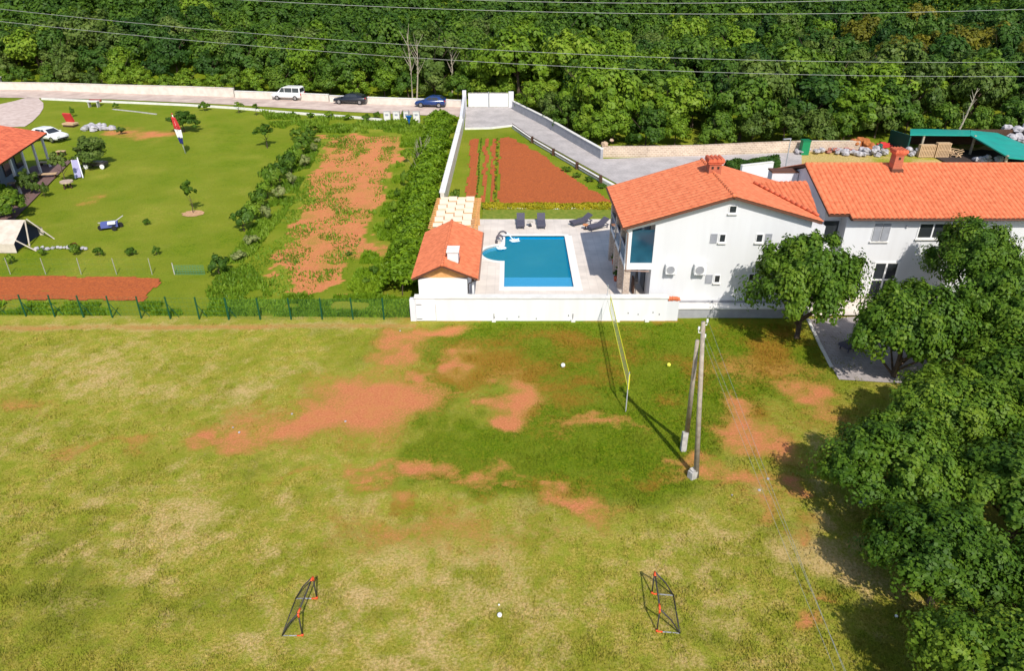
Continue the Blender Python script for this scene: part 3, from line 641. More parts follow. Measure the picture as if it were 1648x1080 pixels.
# ---------------------------------------------------------------- architecture helpers
def tile_patch(a, b, c, d, colw=.3, course=.38, amp=.035, m=tilem, name='tiles', parent=None, clip=None, step=.012):
    """a-b eave (left to right), d-c ridge; real corrugated, stepped clay tiles"""
    a, b, c, d = map(Vector, (a, b, c, d)); nrm = (b-a).cross(d-a).normalized()
    nu = max(2, int((b-a).length/colw))*6; nv = max(2, int((d-a).length/course)); V = []; F = []
    us = np.linspace(0, 1, nu+1); row = []
    for j in range(nv):
        for (t, off) in ((j/nv, step), ((j+1)/nv, 0.)):
            L = a+(d-a)*t; Rr = b+(c-b)*t; row.append((L, Rr, off+.03))
    for L, Rr, off in row:
        for i, u in enumerate(us):
            p = L+(Rr-L)*float(u); V.append(p+nrm*(off+amp*abs(math.sin(math.pi*i/6.))**.5))
    W = nu+1
    for j in range(len(row)-1):
        for i in range(nu): F.append((j*W+i, j*W+i+1, (j+1)*W+i+1, (j+1)*W+i))
    o = new_obj(name, V, F, m, parent)
    if clip:
        bm = bmesh.new(); bm.from_mesh(o.data); oo = origin(o.parent) if o.parent else Vector((0,0,0))
        for co, no in clip: bmesh.ops.bisect_plane(bm, geom=bm.verts[:]+bm.edges[:]+bm.faces[:], plane_co=Vector(co)-oo, plane_no=Vector(no), clear_outer=True)
        bm.to_mesh(o.data); bm.free()
    return o
def slab(a, b, c, d, th, m, name, parent, drop=.0):
    a, b, c, d = map(Vector, (a, b, c, d)); n = (b-a).cross(d-a).normalized()
    top = [p-n*drop for p in (a, b, c, d)]; bot = [p-n*(drop+th) for p in (a, b, c, d)]
    return new_obj(name, top+bot, [(0,1,2,3),(7,6,5,4),(0,4,5,1),(1,5,6,2),(2,6,7,3),(3,7,4,0)], m, parent)
def ridge(p, q, m, parent, r=.12, name='ridge_tiles'):
    p, q = Vector(p), Vector(q); n = max(2, int((q-p).length/.4)); mb = MB()
    for i in range(n):
        mb.tube([p+(q-p)*(i/n), p+(q-p)*((i+1.08)/n)], r, 8, r*.86)
    return mb.build(name, m, parent, True)
def window(par, x0, x1, z0, z1, Y, nm=1, nh=0, gm=glassm, fw=.05, sill=True):
    """facing -Y, sits on the wall plane Y"""
    f = MB(); y0, y1 = Y-.05, Y-.003
    f.box(x0, x1, y0, y1, z0, z0+fw).box(x0, x1, y0, y1, z1-fw, z1).box(x0, x0+fw, y0+.002, y1, z0+fw, z1-fw).box(x1-fw, x1, y0+.002, y1, z0+fw, z1-fw)
    for i in range(1, nm): xx = x0+(x1-x0)*i/nm; f.box(xx-fw/2, xx+fw/2, y0+.004, y1, z0+fw, z1-fw)
    for i in range(1, nh+1): zz = z0+(z1-z0)*i/(nh+1); f.box(x0+fw, x1-fw, y0+.006, y1, zz-fw/2, zz+fw/2)
    o = f.build('window', pframe, par)
    MB().box(x0+fw*.5, x1-fw*.5, Y-.02, Y-.004, z0+fw*.5, z1-fw*.5).build('pane', gm, o)
    if sill: MB().box(x0-.06, x1+.06, Y-.14, Y-.004, z0-.07, z0-.003).build('sill', cap, o)
    return o
def shutter(par, x0, x1, z0, z1, Y, m=shutterm):
    s = MB(); s.box(x0, x1, Y-.05, Y-.01, z0, z0+.05).box(x0, x1, Y-.05, Y-.01, z1-.05, z1).box(x0, x0+.05, Y-.048, Y-.01, z0+.05, z1-.05).box(x1-.05, x1, Y-.048, Y-.01, z0+.05, z1-.05)
    z = z0+.06
    while z < z1-.07: s.obox(((x0+x1)/2, Y-.03, z+.025), x1-x0-.1, .04, .012, rx=.6); z += .06
    s.box(x0+.05, x1-.05, Y-.02, Y-.008, z0+.05, z1-.05)
    return s.build('shutter', m, par)

# ---- white perimeter wall
T0 = .7
wl = empty('perimeter_wall', (2.4, 41.85, 0), 'long white rendered wall between the playing field and the pool', 'wall')
MB().box(-6.25, 10.05, 41.62, 41.92, -.2, 1.62).build('wall_face', white2, wl)
MB().box(-6.33, 10.10, 41.55, 42.12, 1.62, 1.70).build('coping', cap, wl)
MB().box(10.053, 10.83, 41.64, 41.94, -.2, 1.42).build('wall_end', white, wl)
mb = MB(); rr = random.Random(3)
for i in range(9): mb.obox((10.15+i*.085, 41.78+rr.uniform(-.05,.05), 1.47+rr.random()*.06), .09, .34, .05, rr.uniform(-.2,.2), rr.uniform(-.2,.2))
for i in range(6): mb.obox((10.2+i*.1, 41.75, 1.56+rr.random()*.05), .09, .3, .05, rr.uniform(-.4,.4), .2)
tag(mb.build('roof_tile_pile', tile2), 'small pile of orange roof tiles lying on the right end of the white wall', 'roof tiles')
for px in (795, 922, 993, 1040):
    v = Gp(px, 515); MB().box(v.x-.13, v.x+.13, 41.42, 41.617, -.1, .14).build('footing', cap, wl)
mb = MB()
for px, py in ((835,510),(796,511),(816,513),(915,508),(1011,504),(1027,506),(1051,503),(1061,506),(863,513)):
    v = Dp(px, py, 41.6); mb.obox((v.x, 41.607, v.z), .05, .02, .09)
mb.build('drain_hole', dark, wl)
for px in (795, 922):
    v = Dp(px, 510, 41.6); MB().tube([(v.x, 41.56, .1), (v.x, 41.56, .55)], .035, 6).build('outlet_pipe', concrete, wl)
MB().box(-6.62, -6.26, 41.56, 41.95, -.2, 1.55).build('gate_pier', lav, wl)
g = empty('side_gate', (-5.6, 41.6, 0), 'flush white metal gate with two dark hinges at the left end of the white wall', 'gate')
MB().box(-6.2, -4.98, 41.585, 41.617, .03, 1.56).build('gate_panel', mat('white_gate', (.82,.82,.82), .5), g)
for z in (.15, 1.18): MB().box(-6.2, -5.85, 41.56, 41.583, z, z+.04).build('hinge', dark, g)
MB().box(-4.975, -4.95, 41.57, 41.617, .03, 1.2).build('gate_edge', concrete, g)

# ---- terrace, plinth walls
mb = MB(); PX0, PX1, PY0, PY1 = -.56, 4.3, 45.4, 55.45
mb.box(-6.2, PX0-.3, 41.92, 60.0, -.2, T0).box(PX1+.3, 19.3, 41.97, 60.0, -.2, T0).box(PX0-.3, PX1+.3, 41.92, PY0-.3, -.2, T0).box(PX0-.3, PX1+.3, PY1+.3, 60.0, -.2, T0)
# cut for tub: replace left slab by pieces
mb = MB(); TX0 = -2.62
mb.box(-6.2, TX0, 41.92, 59.6, -.2, T0).box(TX0, PX0-.3, 41.92, 50.0, -.2, T0).box(TX0, PX0-.3, 53.4, 59.6, -.2, T0)
mb.box(PX0-.3, PX1+.3, 41.92, PY0-.3, -.2, T0).box(PX0-.3, PX1+.3, PY1+.3, 59.6, -.2, T0).box(PX1+.3, 20.6, 42.2, 59.6, -.2, T0)
tag(mb.build('pool_terrace', terrm), kind='structure')
tag(MB().box(10.9, 19.6, 42.02, 42.196, -.2, T0-.03).build('house_plinth', plinth), kind='structure')
tag(MB().box(10.85, 19.65, 41.95, 42.8, T0-.025, T0+.035).build('path', cap), kind='structure')
tag(MB().box(-2.6, 9.0, 59.6, 62.2, -.2, .73).build('lawn_strip', mat('lawn_strip', (.13,.19,.012), .95, (.22,.24,.03), 3, .6, 14)), kind='structure')
MBk = MB().wallseg((-2.6,62.35), (9.3,62.35), .16, .5, .5, .3); tag(MBk.build('garden_kerb', cap), 'thin pale kerb between pool lawn and low yellow green hedge', 'kerb')

# ---- pool
pool = empty('swimming_pool', ((PX0+PX1)/2, 50.4, T0), 'rectangular blue swimming pool with a rounded corner tub and pale coping', 'swimming pool')
tub_c = (-.7, 51.7); tr = 1.62
def arc(r, n=18, a0=90, a1=270): return [(tub_c[0]+r*math.cos(R_(a0+(a1-a0)*i/n)), tub_c[1]+r*math.sin(R_(a0+(a1-a0)*i/n))) for i in range(n+1)]
wm, n_, l_, b_ = M_new('pool_water'); b_.inputs['Base Color'].default_value = (.0,.38,.72,1); b_.inputs['Roughness'].default_value = .06; b_.inputs['Specular IOR Level'].default_value = .12
tc = n_.new('ShaderNodeTexCoord'); no = n_.new('ShaderNodeTexNoise'); no.inputs['Scale'].default_value = 5; l_.new(tc.outputs['Object'], no.inputs['Vector'])
bp = n_.new('ShaderNodeBump'); bp.inputs['Strength'].default_value = .12; bp.inputs['Distance'].default_value = .03; l_.new(no.outputs[0], bp.inputs['Height']); l_.new(bp.outputs[0], b_.inputs['Normal'])
gl = n_.new('ShaderNodeBsdfTransparent'); gl.inputs[0].default_value = (.55,.84,1,1); mxs = n_.new('ShaderNodeMixShader'); mxs.inputs[0].default_value = .58
l_.new(b_.outputs[0], mxs.inputs[1]); l_.new(gl.outputs[0], mxs.inputs[2]); l_.new(mxs.outputs[0], n_['Material Output'].inputs[0])
basin = mat('pool_tiles', (.005,.42,.82), .5, (.005,.38,.76), 4)
stepm = mat('pool_step', (.50,.62,.62), .5, (.44,.57,.58), 5)
mb = MB(); zb = T0-1.5; zw = T0-.12
mb.add([(PX0,PY0,zb),(PX1,PY0,zb),(PX1,PY1,zb),(PX0,PY1,zb),(PX0,PY0,T0),(PX1,PY0,T0),(PX1,PY1,T0),(PX0,PY1,T0)], [(0,1,2,3),(0,4,5,1),(1,5,6,2),(2,6,7,3)])
mb.add([(PX0,PY0,zb),(PX0,50.08,zb),(PX0,50.08,T0),(PX0,PY0,T0)], [(0,1,2,3)]).add([(PX0,53.32,zb),(PX0,PY1,zb),(PX0,PY1,T0),(PX0,53.32,T0)], [(0,1,2,3)])
mb.build('basin', basin, pool)
mb = MB(); mb.box(PX0+.003, PX1-.003, PY0+.003, PY0+2.15, zb+.003, T0-.22)
mb.build('step_ledge', stepm, pool)
A = arc(tr); mb = MB(); n = len(A)
mb.add([(x, y, T0-.75) for x, y in A]+[(PX0,50.08,T0-.75),(PX0,53.32,T0-.75)], [tuple(range(n+2))])
for i in range(n-1): mb.add([(A[i][0],A[i][1],T0-.75),(A[i+1][0],A[i+1][1],T0-.75),(A[i+1][0],A[i+1][1],T0),(A[i][0],A[i][1],T0)], [(0,1,2,3)])
for xx, yy in ((50.08,50.08),(53.32,53.32)): mb.add([(tub_c[0],xx,T0-.75),(PX0,xx,T0-.75),(PX0,xx,T0),(tub_c[0],xx,T0)], [(0,1,2,3)])
mb.build('tub', stepm, pool)
mb = MB(); mb.add([(PX0,PY0,zw),(PX1,PY0,zw),(PX1,PY1,zw),(PX0,PY1,zw)], [(0,1,2,3)])
mb.add([(x, y, zw) for x, y in A]+[(PX0,50.08,zw),(PX0,53.32,zw)], [tuple(range(n+2))])
mb.build('water', wm, pool)
mb = MB(); z0, z1 = T0-.1, T0+.03; cw = .34
mb.box(PX0-cw, PX1+cw+.25, PY0-cw-.2, PY0, z0, z1).box(PX0-cw, PX1+cw, PY1, PY1+cw, z0, z1).box(PX1, PX1+cw+.25, PY0, PY1, z0, z1-.002)
mb.box(PX0-cw, PX0, PY0, 50.08, z0, z1-.003).box(PX0-cw, PX0, 53.32, PY1, z0, z1-.003)
B = arc(tr+.3)
for i in range(n-1): mb.prism([A[i], A[i+1], B[i+1], B[i]], 'z', z0, z1-.001*(i % 2)-.004)
mb.build('coping', copm, pool)
# fill between tub ring and terrace pieces
mb = MB(); C = [(TX0, 50.0)]
for i in range(n-1):
    p, q = B[i], B[i+1]; o1 = (TX0, p[1]) ; o2 = (TX0, q[1])
    mb.add([(p[0],p[1],T0-.002),(q[0],q[1],T0-.002),(o2[0],o2[1],T0-.002),(o1[0],o1[1],T0-.002)], [(0,1,2,3)])
mb.build('tub_surround', terrm, pool)
foam = mat('foam', (.75,.85,.9), .6)
def splash(px, py, lb, r=.33, src=None):
    v = Zp(px, py, zw); e = empty('water_jet', (v.x, v.y, zw), lb, 'water jet'); rr = random.Random(px)
    mb = MB(); nn = 16; ring = [(v.x+r*(1+.5*rr.random())*math.cos(6.283*i/nn), v.y+r*1.1*(.8+.5*rr.random())*math.sin(6.283*i/nn), zw+.015) for i in range(nn)]
    mb.add([(v.x, v.y, zw+.06)]+ring, [(0, i+1, (i+1) % nn+1) for i in range(nn)])
    for i in range(14): mb.sphere((v.x+rr.uniform(-r,r), v.y+rr.uniform(-r,r), zw+.05+.1*rr.random()), .03+.04*rr.random(), 6, 4)
    mb.build('foam', foam, e)
    if src: MB().tube([Vector(src)+(Vector((v.x, v.y, zw))-Vector(src))*t+Vector((0,0,.5*math.sin(math.pi*t)*(1-t))) for t in [i/8 for i in range(9)]], .02, 6, .045).build('jet', foam, e)
splash(828,387,'white splash of the water jet in the upper left corner of the pool',.36,(-.85,55.0,T0+.45))
splash(807,399,'white foam bubbling in the rounded tub beside the pool',.34)
splash(862,380.5,'small white ripple at the far edge of the pool',.14)
# swan-neck water cannon and handrail beside pool
def rail(px, py, lb, cat, nm, pts, r=.05):
    v = Zp(px, py, T0); e = empty(nm, v, lb, cat); 
    for sx in (0, .28): MB().tube([v+Vector(p)+Vector((0, sx, 0)) for p in pts], r, 8).build('rail', mat('dark_rail', (.12,.10,.12), .4) if r < .06 else chrome, e)
    MB().obox(v+Vector((.0,.14,.03)), .2, .5, .05).build('base_plate', dark, e); return e
arcpts = [(0,0,0),(0.0,0,.3),(.08,0,.5),(.22,0,.62),(.4,0,.64),(.56,0,.56),(.66,0,.45)]
c0 = empty('water_cannon', Zp(803,385,T0), 'dark swan neck water cannon arching over the pool corner', 'water cannon'); v = Zp(802,384,T0)
mb = MB(); mb.tube([v+Vector(p) for p in arcpts], .05, 8, .08); mb.build('spout', mat('dark_spout', (.09,.08,.10), .4), c0); MB().tube([v, v+Vector((0,0,.06))], .16, 12).build('base_plate', chrome, c0)
rail(799,391,'curved steel handrail at the rounded tub','handrail','handrail',[(0,0,0),(0,0,.4),(.1,0,.55),(.3,0,.6),(.45,0,.5),(.5,0,.3)])
# ---- loungers
def make_lounger():
    e = empty('sun_lounger', (0,0,0), 'x', 'sun lounger'); w_ = .68
    mb = MB()
    mb.box(-w_/2, -w_/2+.06, -1.0, .95, .26, .32).box(w_/2-.06, w_/2, -1.0, .95, .26, .32).box(-w_/2+.06, w_/2-.06, -1.0, -.94, .262, .318).box(-w_/2+.06, w_/2-.06, .89, .95, .262, .318)
    mb.build('frame', lounge, e, local=True)
    for sx in (-1, 1):
        for y in (-.85, .8): MB().box(sx*(w_/2-.08)-.03, sx*(w_/2-.08)+.03, y-.03, y+.03, 0, .26).build('leg', lounge, e, local=True)
    mb = MB(); mb.obox((0,-.35,.37), w_, 1.3, .09); mb.build('seat_pad', lounge, e, local=True)
    mb = MB(); mb.obox((0,.58,.58), w_, .82, .09, rx=R_(34)); mb.build('backrest', lounge, e, local=True)
    mb = MB(); mb.box(-w_/2-.05, -w_/2-.01, -.15, .35, .44, .47).box(-w_/2-.05, -w_/2-.01, .3, .34, .3, .44); mb.build('armrest', lounge, e, local=True)
    return e
proto = make_lounger()
for i, (px, py, rz, lb) in enumerate([(838,363,0,'grey sun lounger behind the pool, left one of the facing pair'),(871,363,0,'grey sun lounger behind the pool, right one of the facing pair'),
    (935,361,-62,'grey sun lounger turned sideways, farther from the house of the angled pair'),(962,368,-58,'dark grey sun lounger turned sideways, next to the house wall')]):
    o = proto if i == 0 else copy_tree(proto); v = Zp(px, py, T0); o.location = (v.x, v.y, T0); o.rotation_euler.z = R_(rz); o['label'] = lb; o['group'] = 'sun loungers around the pool'
def stool(px, py, lb, m, cat='side table'):
    v = Zp(px, py, T0); e = empty('side_table', v, lb, cat)
    mb = MB(); mb.tube([v+Vector((0,0,.38)), v+Vector((0,0,.43))], .25, 14); mb.build('table_top', m, e)
    mb = MB(); mb.tube([v, v+Vector((0,0,.38))], .05, 8, .05); mb.tube([v, v+Vector((0,0,.03))], .17, 12); mb.build('base', dark, e)
stool(853,364,'small pale round side table between the facing loungers',mat('pale_top',(.5,.45,.38),.6))
stool(942,369,'small orange topped side table between the angled loungers',mat('orange_top',(.6,.25,.1),.6))

# ---- pool house
ph = empty('pool_house', (-4.3, 46.5, T0), 'small white outbuilding with a clay tiled gable roof left of the pool', 'outbuilding')
YF, YB, ze, zr = 41.95, 50.5, 2.82, 3.75
xl, xr, xm = -6.42, -2.22, -4.45
MB().prism([(-6.05,T0-.5),(-2.9,T0-.5),(-2.9,2.72),(-6.05,2.72)], 'y', 42.2, 50.1).build('wall', white2, ph)
MB().prism([(-5.95,2.72),(-2.85,2.72),(xm,3.5)], 'y', 42.45, 42.6).build('gable', orangewood, ph)
mb = MB(); mb.box(-6.1,-6.0,42.15,50.2,2.72,2.8).box(-2.6,-2.45,42.15,50.2,2.6,2.7); mb.build('eave_beam', darkwood, ph)
for y in (42.4, 49.9): MB().box(-2.6,-2.46,y,y+.14,T0,2.6).build('post', white, ph)
rf = slab((xl,YF,ze),(xm,YF,zr),(xm,YB,zr),(xl,YB,ze),.1,soffit,'roof',ph)
slab((xm,YF,zr),(xr,YF,ze),(xr,YB,ze),(xm,YB,zr),.1,soffit,'roof',ph)
tile_patch((xl-.03,YB,ze),(xl-.03,YF,ze),(xm,YF,zr),(xm,YB,zr),.24,.36,.03,tile2,'tiles',rf)
tile_patch((xr+.03,YF,ze),(xr+.03,YB,ze),(xm,YB,zr),(xm,YF,zr),.24,.36,.03,tile2,'tiles',rf)
ridge((xm,YF-.02,zr+.03),(xm,YB,zr+.03),tile2,rf,.11)
ch = MB().box(-4.2,-3.5,43.2,44.2,3.1,4.15).build('chimney', white, rf); MB().box(-4.26,-3.44,43.14,44.26,4.15,4.22).build('chimney_cap', cap, ch)
MB().box(-4.26,-3.44,43.1,44.26,3.25,3.42).build('flashing', soffit, ch)
g_ = MB(); g_.tube([(xr+.08,YF,ze-.03),(xr+.08,YB,ze-.03)], .07, 8); g_.build('gutter', mat('brown_gutter',(.35,.18,.12),.5), ph)
MB().tube([(xr+.08,YF+.1,ze-.05),(-2.78,42.14,2.45),(-2.82,42.14,2.3),(-2.82,42.14,1.75)], .045, 8).build('downpipe', dark, ph)
# ---- pergola
pg = empty('pergola', (-4.2,54.3,T0), 'orange timber pergola with a woven checkered cream sail roof behind the outbuilding', 'pergola')
px0, px1, py0, py1, pz = -6.3, -2.55, 50.75, 58.2, 2.85
for x in (px0+.25, px1-.25):
    for y in (py0+.15, (py0+py1)/2, py1-.15): MB().box(x-.07, x+.07, y-.07, y+.07, T0 if x>-5 else .3, pz).build('post', orangewood, pg)
    MB().box(x-.05, x+.05, py0, py1, pz, pz+.14).build('beam', orangewood, pg)
y = py0+.15
k = 0
while y < py1:
    MB().box(px0, px1, y-.03, y+.03, pz+.143, pz+.24).build('rafter', orangewood, pg); y += .42
nxc, nyc = 4, 10; cwid = (px1-.55-px0-.35)/nxc; V = []; Fc = []
X0 = px0+.35
for ci in range(nxc):
    base = len(V); NJ = nyc*10
    for j in range(NJ+1):
        yy = py0+.1+(py1-py0-.2)*j/NJ; ph_ = math.pi*j/10+(math.pi if ci % 2 else 0)
        zz = pz+.30+.17*math.sin(ph_)
        V += [(X0+ci*cwid+.02, yy, zz), (X0+(ci+1)*cwid-.02, yy, zz)]
    for j in range(NJ): Fc.append((base+2*j, base+2*j+1, base+2*j+3, base+2*j+2))
cv = new_obj('canopy', V, Fc, fabric1, pg)
cv.modifiers.new('thick', 'SOLIDIFY').thickness = .012

# ---- main house
hs = empty('white_house', (13.6,47,T0), 'two storey white house with a clay gable roof right of the pool', 'house')
XL, XM, XR = 6.98, 13.6, 19.35; HF, HB = 42.45, 51.05; ZR = 8.12; SL = .305
zl = ZR-SL*(XM-XL); zrr = ZR-SL*(XR-XM)*.93
def zroof(x): return ZR-SL*(XM-x) if x < XM else ZR-SL*.93*(x-XM)
WF = 42.9
MB().prism([(9.06,T0-.6),(18.9,T0-.6),(18.9,zroof(18.9)-.2),(XM,ZR-.2),(9.06,zroof(9.06)-.2)], 'y', WF, 50.8).build('wall', white, hs)
MB().box(9.04,18.93,WF-.03,WF-.002,T0,T0+.18).build('plinth_band', plinth, hs)
rf = slab((XL,HF,zl),(XM,HF,ZR),(XM,HB,ZR),(XL,HB,zl),.16,soffit,'roof',hs)
slab((XM,HF,ZR),(XR,HF,zrr),(XR,HB,zrr),(XM,HB,ZR),.16,soffit,'roof',hs)
tile_patch((XL-.04,HB+.03,zl),(XL-.04,HF-.03,zl),(XM,HF-.03,ZR),(XM,HB+.03,ZR),.48,.42,.06,tile2,'tiles',rf)
tile_patch((XR+.04,HF-.03,zrr),(XR+.04,HB+.03,zrr),(XM,HB+.03,ZR),(XM,HF-.03,ZR),.32,.42,.03,tile2,'tiles',rf)
ridge((XM,HF-.03,ZR+.04),(XM,HB+.03,ZR+.04),tile2,rf,.13)
def chimney(par, cx, cy, zb, zt, wx, wy, holes=2):
    c = MB().prism([(cx-wx/2-.03,zb),(cx+wx/2+.03,zb),(cx+wx/2-.03,zt),(cx-wx/2+.03,zt)], 'y', cy-wy/2, cy+wy/2).build('chimney', brickm, par)
    mb = MB().box(cx-wx/2-.08, cx+wx/2+.08, cy-wy/2-.08, cy+wy/2+.08, zt, zt+.12).box(cx-wx/2-.14, cx+wx/2+.14, cy-wy/2-.14, cy+wy/2+.14, zt+.12, zt+.2)
    for i in range(4): mb.tube([(cx-wx/2-.12+(wx+.24)*(i+.5)/4, cy-wy/2-.15, zt+.26), (cx-wx/2-.12+(wx+.24)*(i+.5)/4, cy+wy/2+.15, zt+.26)], (wx+.24)/8, 8)
    mb.build('chimney_cap', tile3, c)
    for i in range(holes):
        x = cx+(i-(holes-1)/2)*wx*.45; MB().box(x-.07, x+.07, cy-wy/2-.02, cy-wy/2+.005, zt-.35, zt-.18).build('vent_hole', interior, c)
    MB().box(cx-wx/2-.1, cx+wx/2+.1, cy-wy/2-.12, cy+wy/2+.1, zb+.0, zb+.45).build('flashing', soffit, c)
vv = Dp(1147,283,48.0); chimney(rf, vv.x, 48.0, 7.1, 8.75, .85, .8)
# windows of the gable wall
def wnd(par, a, b, c, d, Y, **k):
    p = Dp(a, d, Y); q = Dp(c, b, Y); return window(par, p.x, q.x, p.z, q.z, Y, **k)
wnd(hs,1172,330,1187,343,WF); wnd(hs,1156,376,1169,390,WF); wnd(hs,1215,376,1229,390,WF); wnd(hs,1148,442,1160,455,WF); wnd(hs,1203,440,1215,453,WF)
def sht(par, a, b, c, d, Y, m=shutterm):
    p = Dp(a, d, Y); q = Dp(c, b, Y); return shutter(par, p.x, q.x, p.z, q.z, Y, m)
sht(hs,1142,376,1155,391,WF); sht(hs,1230,376,1243,391,WF); sht(hs,1134,442,1147,456,WF)
def acu(a, b, c, d, lb):
    p = Dp(a, d, WF-.4); q = Dp(c, b, WF-.4); e = empty('air_conditioner', ((p.x+q.x)/2, WF, p.z), lb, 'air conditioner', 'air conditioners on the gable wall')
    MB().box(p.x, q.x, WF-.45, WF-.1, p.z, q.z).build('casing', pframe, e)
    cx, cz = p.x+(q.x-p.x)*.42, (p.z+q.z)/2; rr_ = (q.z-p.z)*.42
    mb = MB()
    for rad in (.35, .65, 1.):
        mb.tube([(cx+rad*rr_*math.cos(t*math.pi/8), WF-.46, cz+rad*rr_*math.sin(t*math.pi/8)) for t in range(17)], .012, 5)
    for t in range(8): mb.tube([(cx, WF-.46, cz), (cx+rr_*math.cos(t*math.pi/4), WF-.46, cz+rr_*math.sin(t*math.pi/4))], .01, 4)
    mb.build('fan_grille', shutterm, e)
    MB().tube([(cx, WF-.453, cz), (cx, WF-.448, cz)], rr_*.95, 16).build('fan_opening', plinth, e)
    mb = MB(); mb.box(p.x+.08, p.x+.12, WF-.45, WF-.001, p.z-.05, p.z-.005).box(q.x-.12, q.x-.08, WF-.45, WF-.001, p.z-.05, p.z-.005); mb.build('bracket', dark, e)
acu(1071,427,1090,441,'white air conditioner unit nearer the pool on the gable wall'); acu(1117,427,1138,442,'white air conditioner unit above the lower shuttered window')
# loggia on the pool side
lg = MB(); lg.box(7.3, 9.055, WF+.02, 50.8, 3.15, 3.42); lg.build('balcony_slab', lav, hs)
MB().box(7.28, 9.058, WF-.06, WF+.018, 3.12, 3.55).build('balcony_edge', pframe, hs)
MB().prism([(7.3,zroof(7.3)-.45),(9.055,zroof(9.055)-.52),(9.055,zroof(9.055)-.2),(7.3,zroof(7.3)-.2)], 'y', WF-.04, WF+.14).build('loggia_beam', pframe, hs)
MB().box(7.3, 7.62, WF-.02, WF+.3, 3.55, zroof(7.3)-.3).build('corner_post', pframe, hs)
MB().box(7.62, 9.056, WF+.04, WF+.07, 3.56, zroof(7.62)-.5).build('glazing', reflglass, hs)
MB().box(7.3, 7.72, WF-.02, WF+.35, T0, 3.12).build('pillar', stonem, hs)
for y in (45.2, 47.6, 50.2): MB().box(7.3, 7.7, y, y+.4, T0, zroof(7.3)-.25).build('pillar', stonem, hs)
MB().box(7.3, 7.36, WF+.3, 50.6, 3.42, 3.5).box(7.28, 7.36, WF+.3, 50.6, 4.42, 4.5).build('railing', mat('railing_grey',(.45,.45,.5),.4), hs)
MB().box(7.32, 7.34, WF+.32, 50.55, 3.5, 4.42).build('glass_panel', reflglass, hs)
for y in (44.6, 47.3): MB().box(9.0, 9.057, y, y+1.5, T0+.05, 2.9).build('glass_door', glassm, hs)
for y in (44.4, 47.5): MB().box(9.0, 9.057, y, y+1.8, 3.5, 5.5).build('glass_door', glassm, hs)
MB().tube([(7.02,WF-.42,zl-.08),(7.2,WF-.1,zl-.35),(7.35,WF-.07,zl-.5),(7.38,WF-.07,3.05),(8.9,WF-.09,3.0)], .05, 8).build('downpipe', mat('brown_pipe',(.30,.2,.16),.5), hs)
MB().tube([(XL-.08,HF,zl-.04),(XL-.08,HB,zl-.04)], .07, 8).build('gutter', soffit, hs)
MB().box(8.2,8.3,WF+1.2,WF+2.0,T0,T0+1.1).build('loggia_screen', darkwood, hs)
tag(MB().tube([(8.35,44.0,T0+.9),(8.35,44.0,T0+1.9)],.14,8,.05).tube([(8.35,44.0,T0),(8.35,44.0,T0+.9)],.03,6).tube([(8.35,44.0,T0),(8.35,44.0,T0+.05)],.22,10).build('closed_parasol', dark),'dark folded parasol standing under the house loggia','parasol')
for i, (px, py) in enumerate(((991,452),(994,440),(988,425))):
    v = Zp(px, py, T0); e = empty('potted_plant', v, 'small potted plant at the foot of the stone pillars by the pool', 'plant', 'potted plants by the stone pillars')
    MB().tube([v, v+Vector((0,0,.35))], .13, 10, .17).build('pot', tile3, e); o = bpy.data.objects.new('leaves', BSH[i][0]); COL.objects.link(o); o.parent = e; o.location = (0,0,.3); o.scale = (.3,.3,.4)

# ---- wing
wg = empty('white_wing', (30,47,T0), 'long white two storey wing with a low clay tiled roof on the right', 'house')
EY, RY, EZ, RZ = 44.4, 50.2, 6.0, 8.02; WX0, WX1 = 20.75, 42.; WW = 44.9
MB().prism([(WW,T0-.9),(55.8,T0-.9),(55.8,EZ-.1),(RY,RZ-.2),(WW,EZ-.05+(WW-EY)*.0)], 'x', 22.05, WX1).build('wall', white, wg)
MB().prism([(WW+.9,T0-.9),(55.5,T0-.9),(55.5,EZ-.1),(RY,RZ-.22),(WW+.9,EZ+.1)], 'x', WX0+.15, 22.047).build('side_wall', lav, wg)
rf = slab((22.07,EY,EZ),(WX1,EY,EZ),(WX1,RY,RZ),(22.07,RY,RZ),.15,soffit,'roof',wg)
slab((WX0,EY+.42,EZ+(RZ-EZ)*(.42/(RY-EY))),(22.07,EY+.42,EZ+(RZ-EZ)*(.42/(RY-EY))),(22.07,RY,RZ),(WX0,RY,RZ),.15,soffit,'roof',wg)
slab((WX1,56.2,EZ),(WX0,56.2,EZ),(WX0,RY,RZ),(WX1,RY,RZ),.15,soffit,'roof',wg)
tile_patch((22.1,EY-.04,EZ),(WX1,EY-.04,EZ),(WX1,RY,RZ),(22.1,RY,RZ),.30,.40,.07,tile2,'tiles',rf)
e2 = EY+.42; z2 = EZ+(RZ-EZ)*(.42/(RY-EY))
tile_patch((WX0-.03,e2,z2),(22.1,e2,z2),(22.1,RY,RZ),(WX0-.03,RY,RZ),.30,.40,.07,tile2,'tiles',rf)
tile_patch((WX1,56.2,EZ),(WX0,56.2,EZ),(WX0,RY,RZ),(WX1,RY,RZ),.30,.40,.07,tile2,'tiles',rf)
ridge((WX0,RY,RZ+.05),(WX1,RY,RZ+.05),tile2,rf,.12)
vv = Dp(1433,278,50.0); chimney(rf, vv.x, 49.6, 7.5, 8.95, .62, .7, 1)
MB().box(22.05,WX1,WW-.03,WW-.003,EZ-.45,EZ-.12).build('cornice', lav, wg)
MB().tube([(22.1,EY-.1,EZ-.02),(WX1,EY-.1,EZ-.02)], .07, 8).build('gutter', soffit, wg)
p = Dp(1400,388,WW); q = Dp(1436,358,WW)
o = window(wg, p.x, q.x, p.z, q.z, WW, nm=2); sx = (p.x+q.x)/2
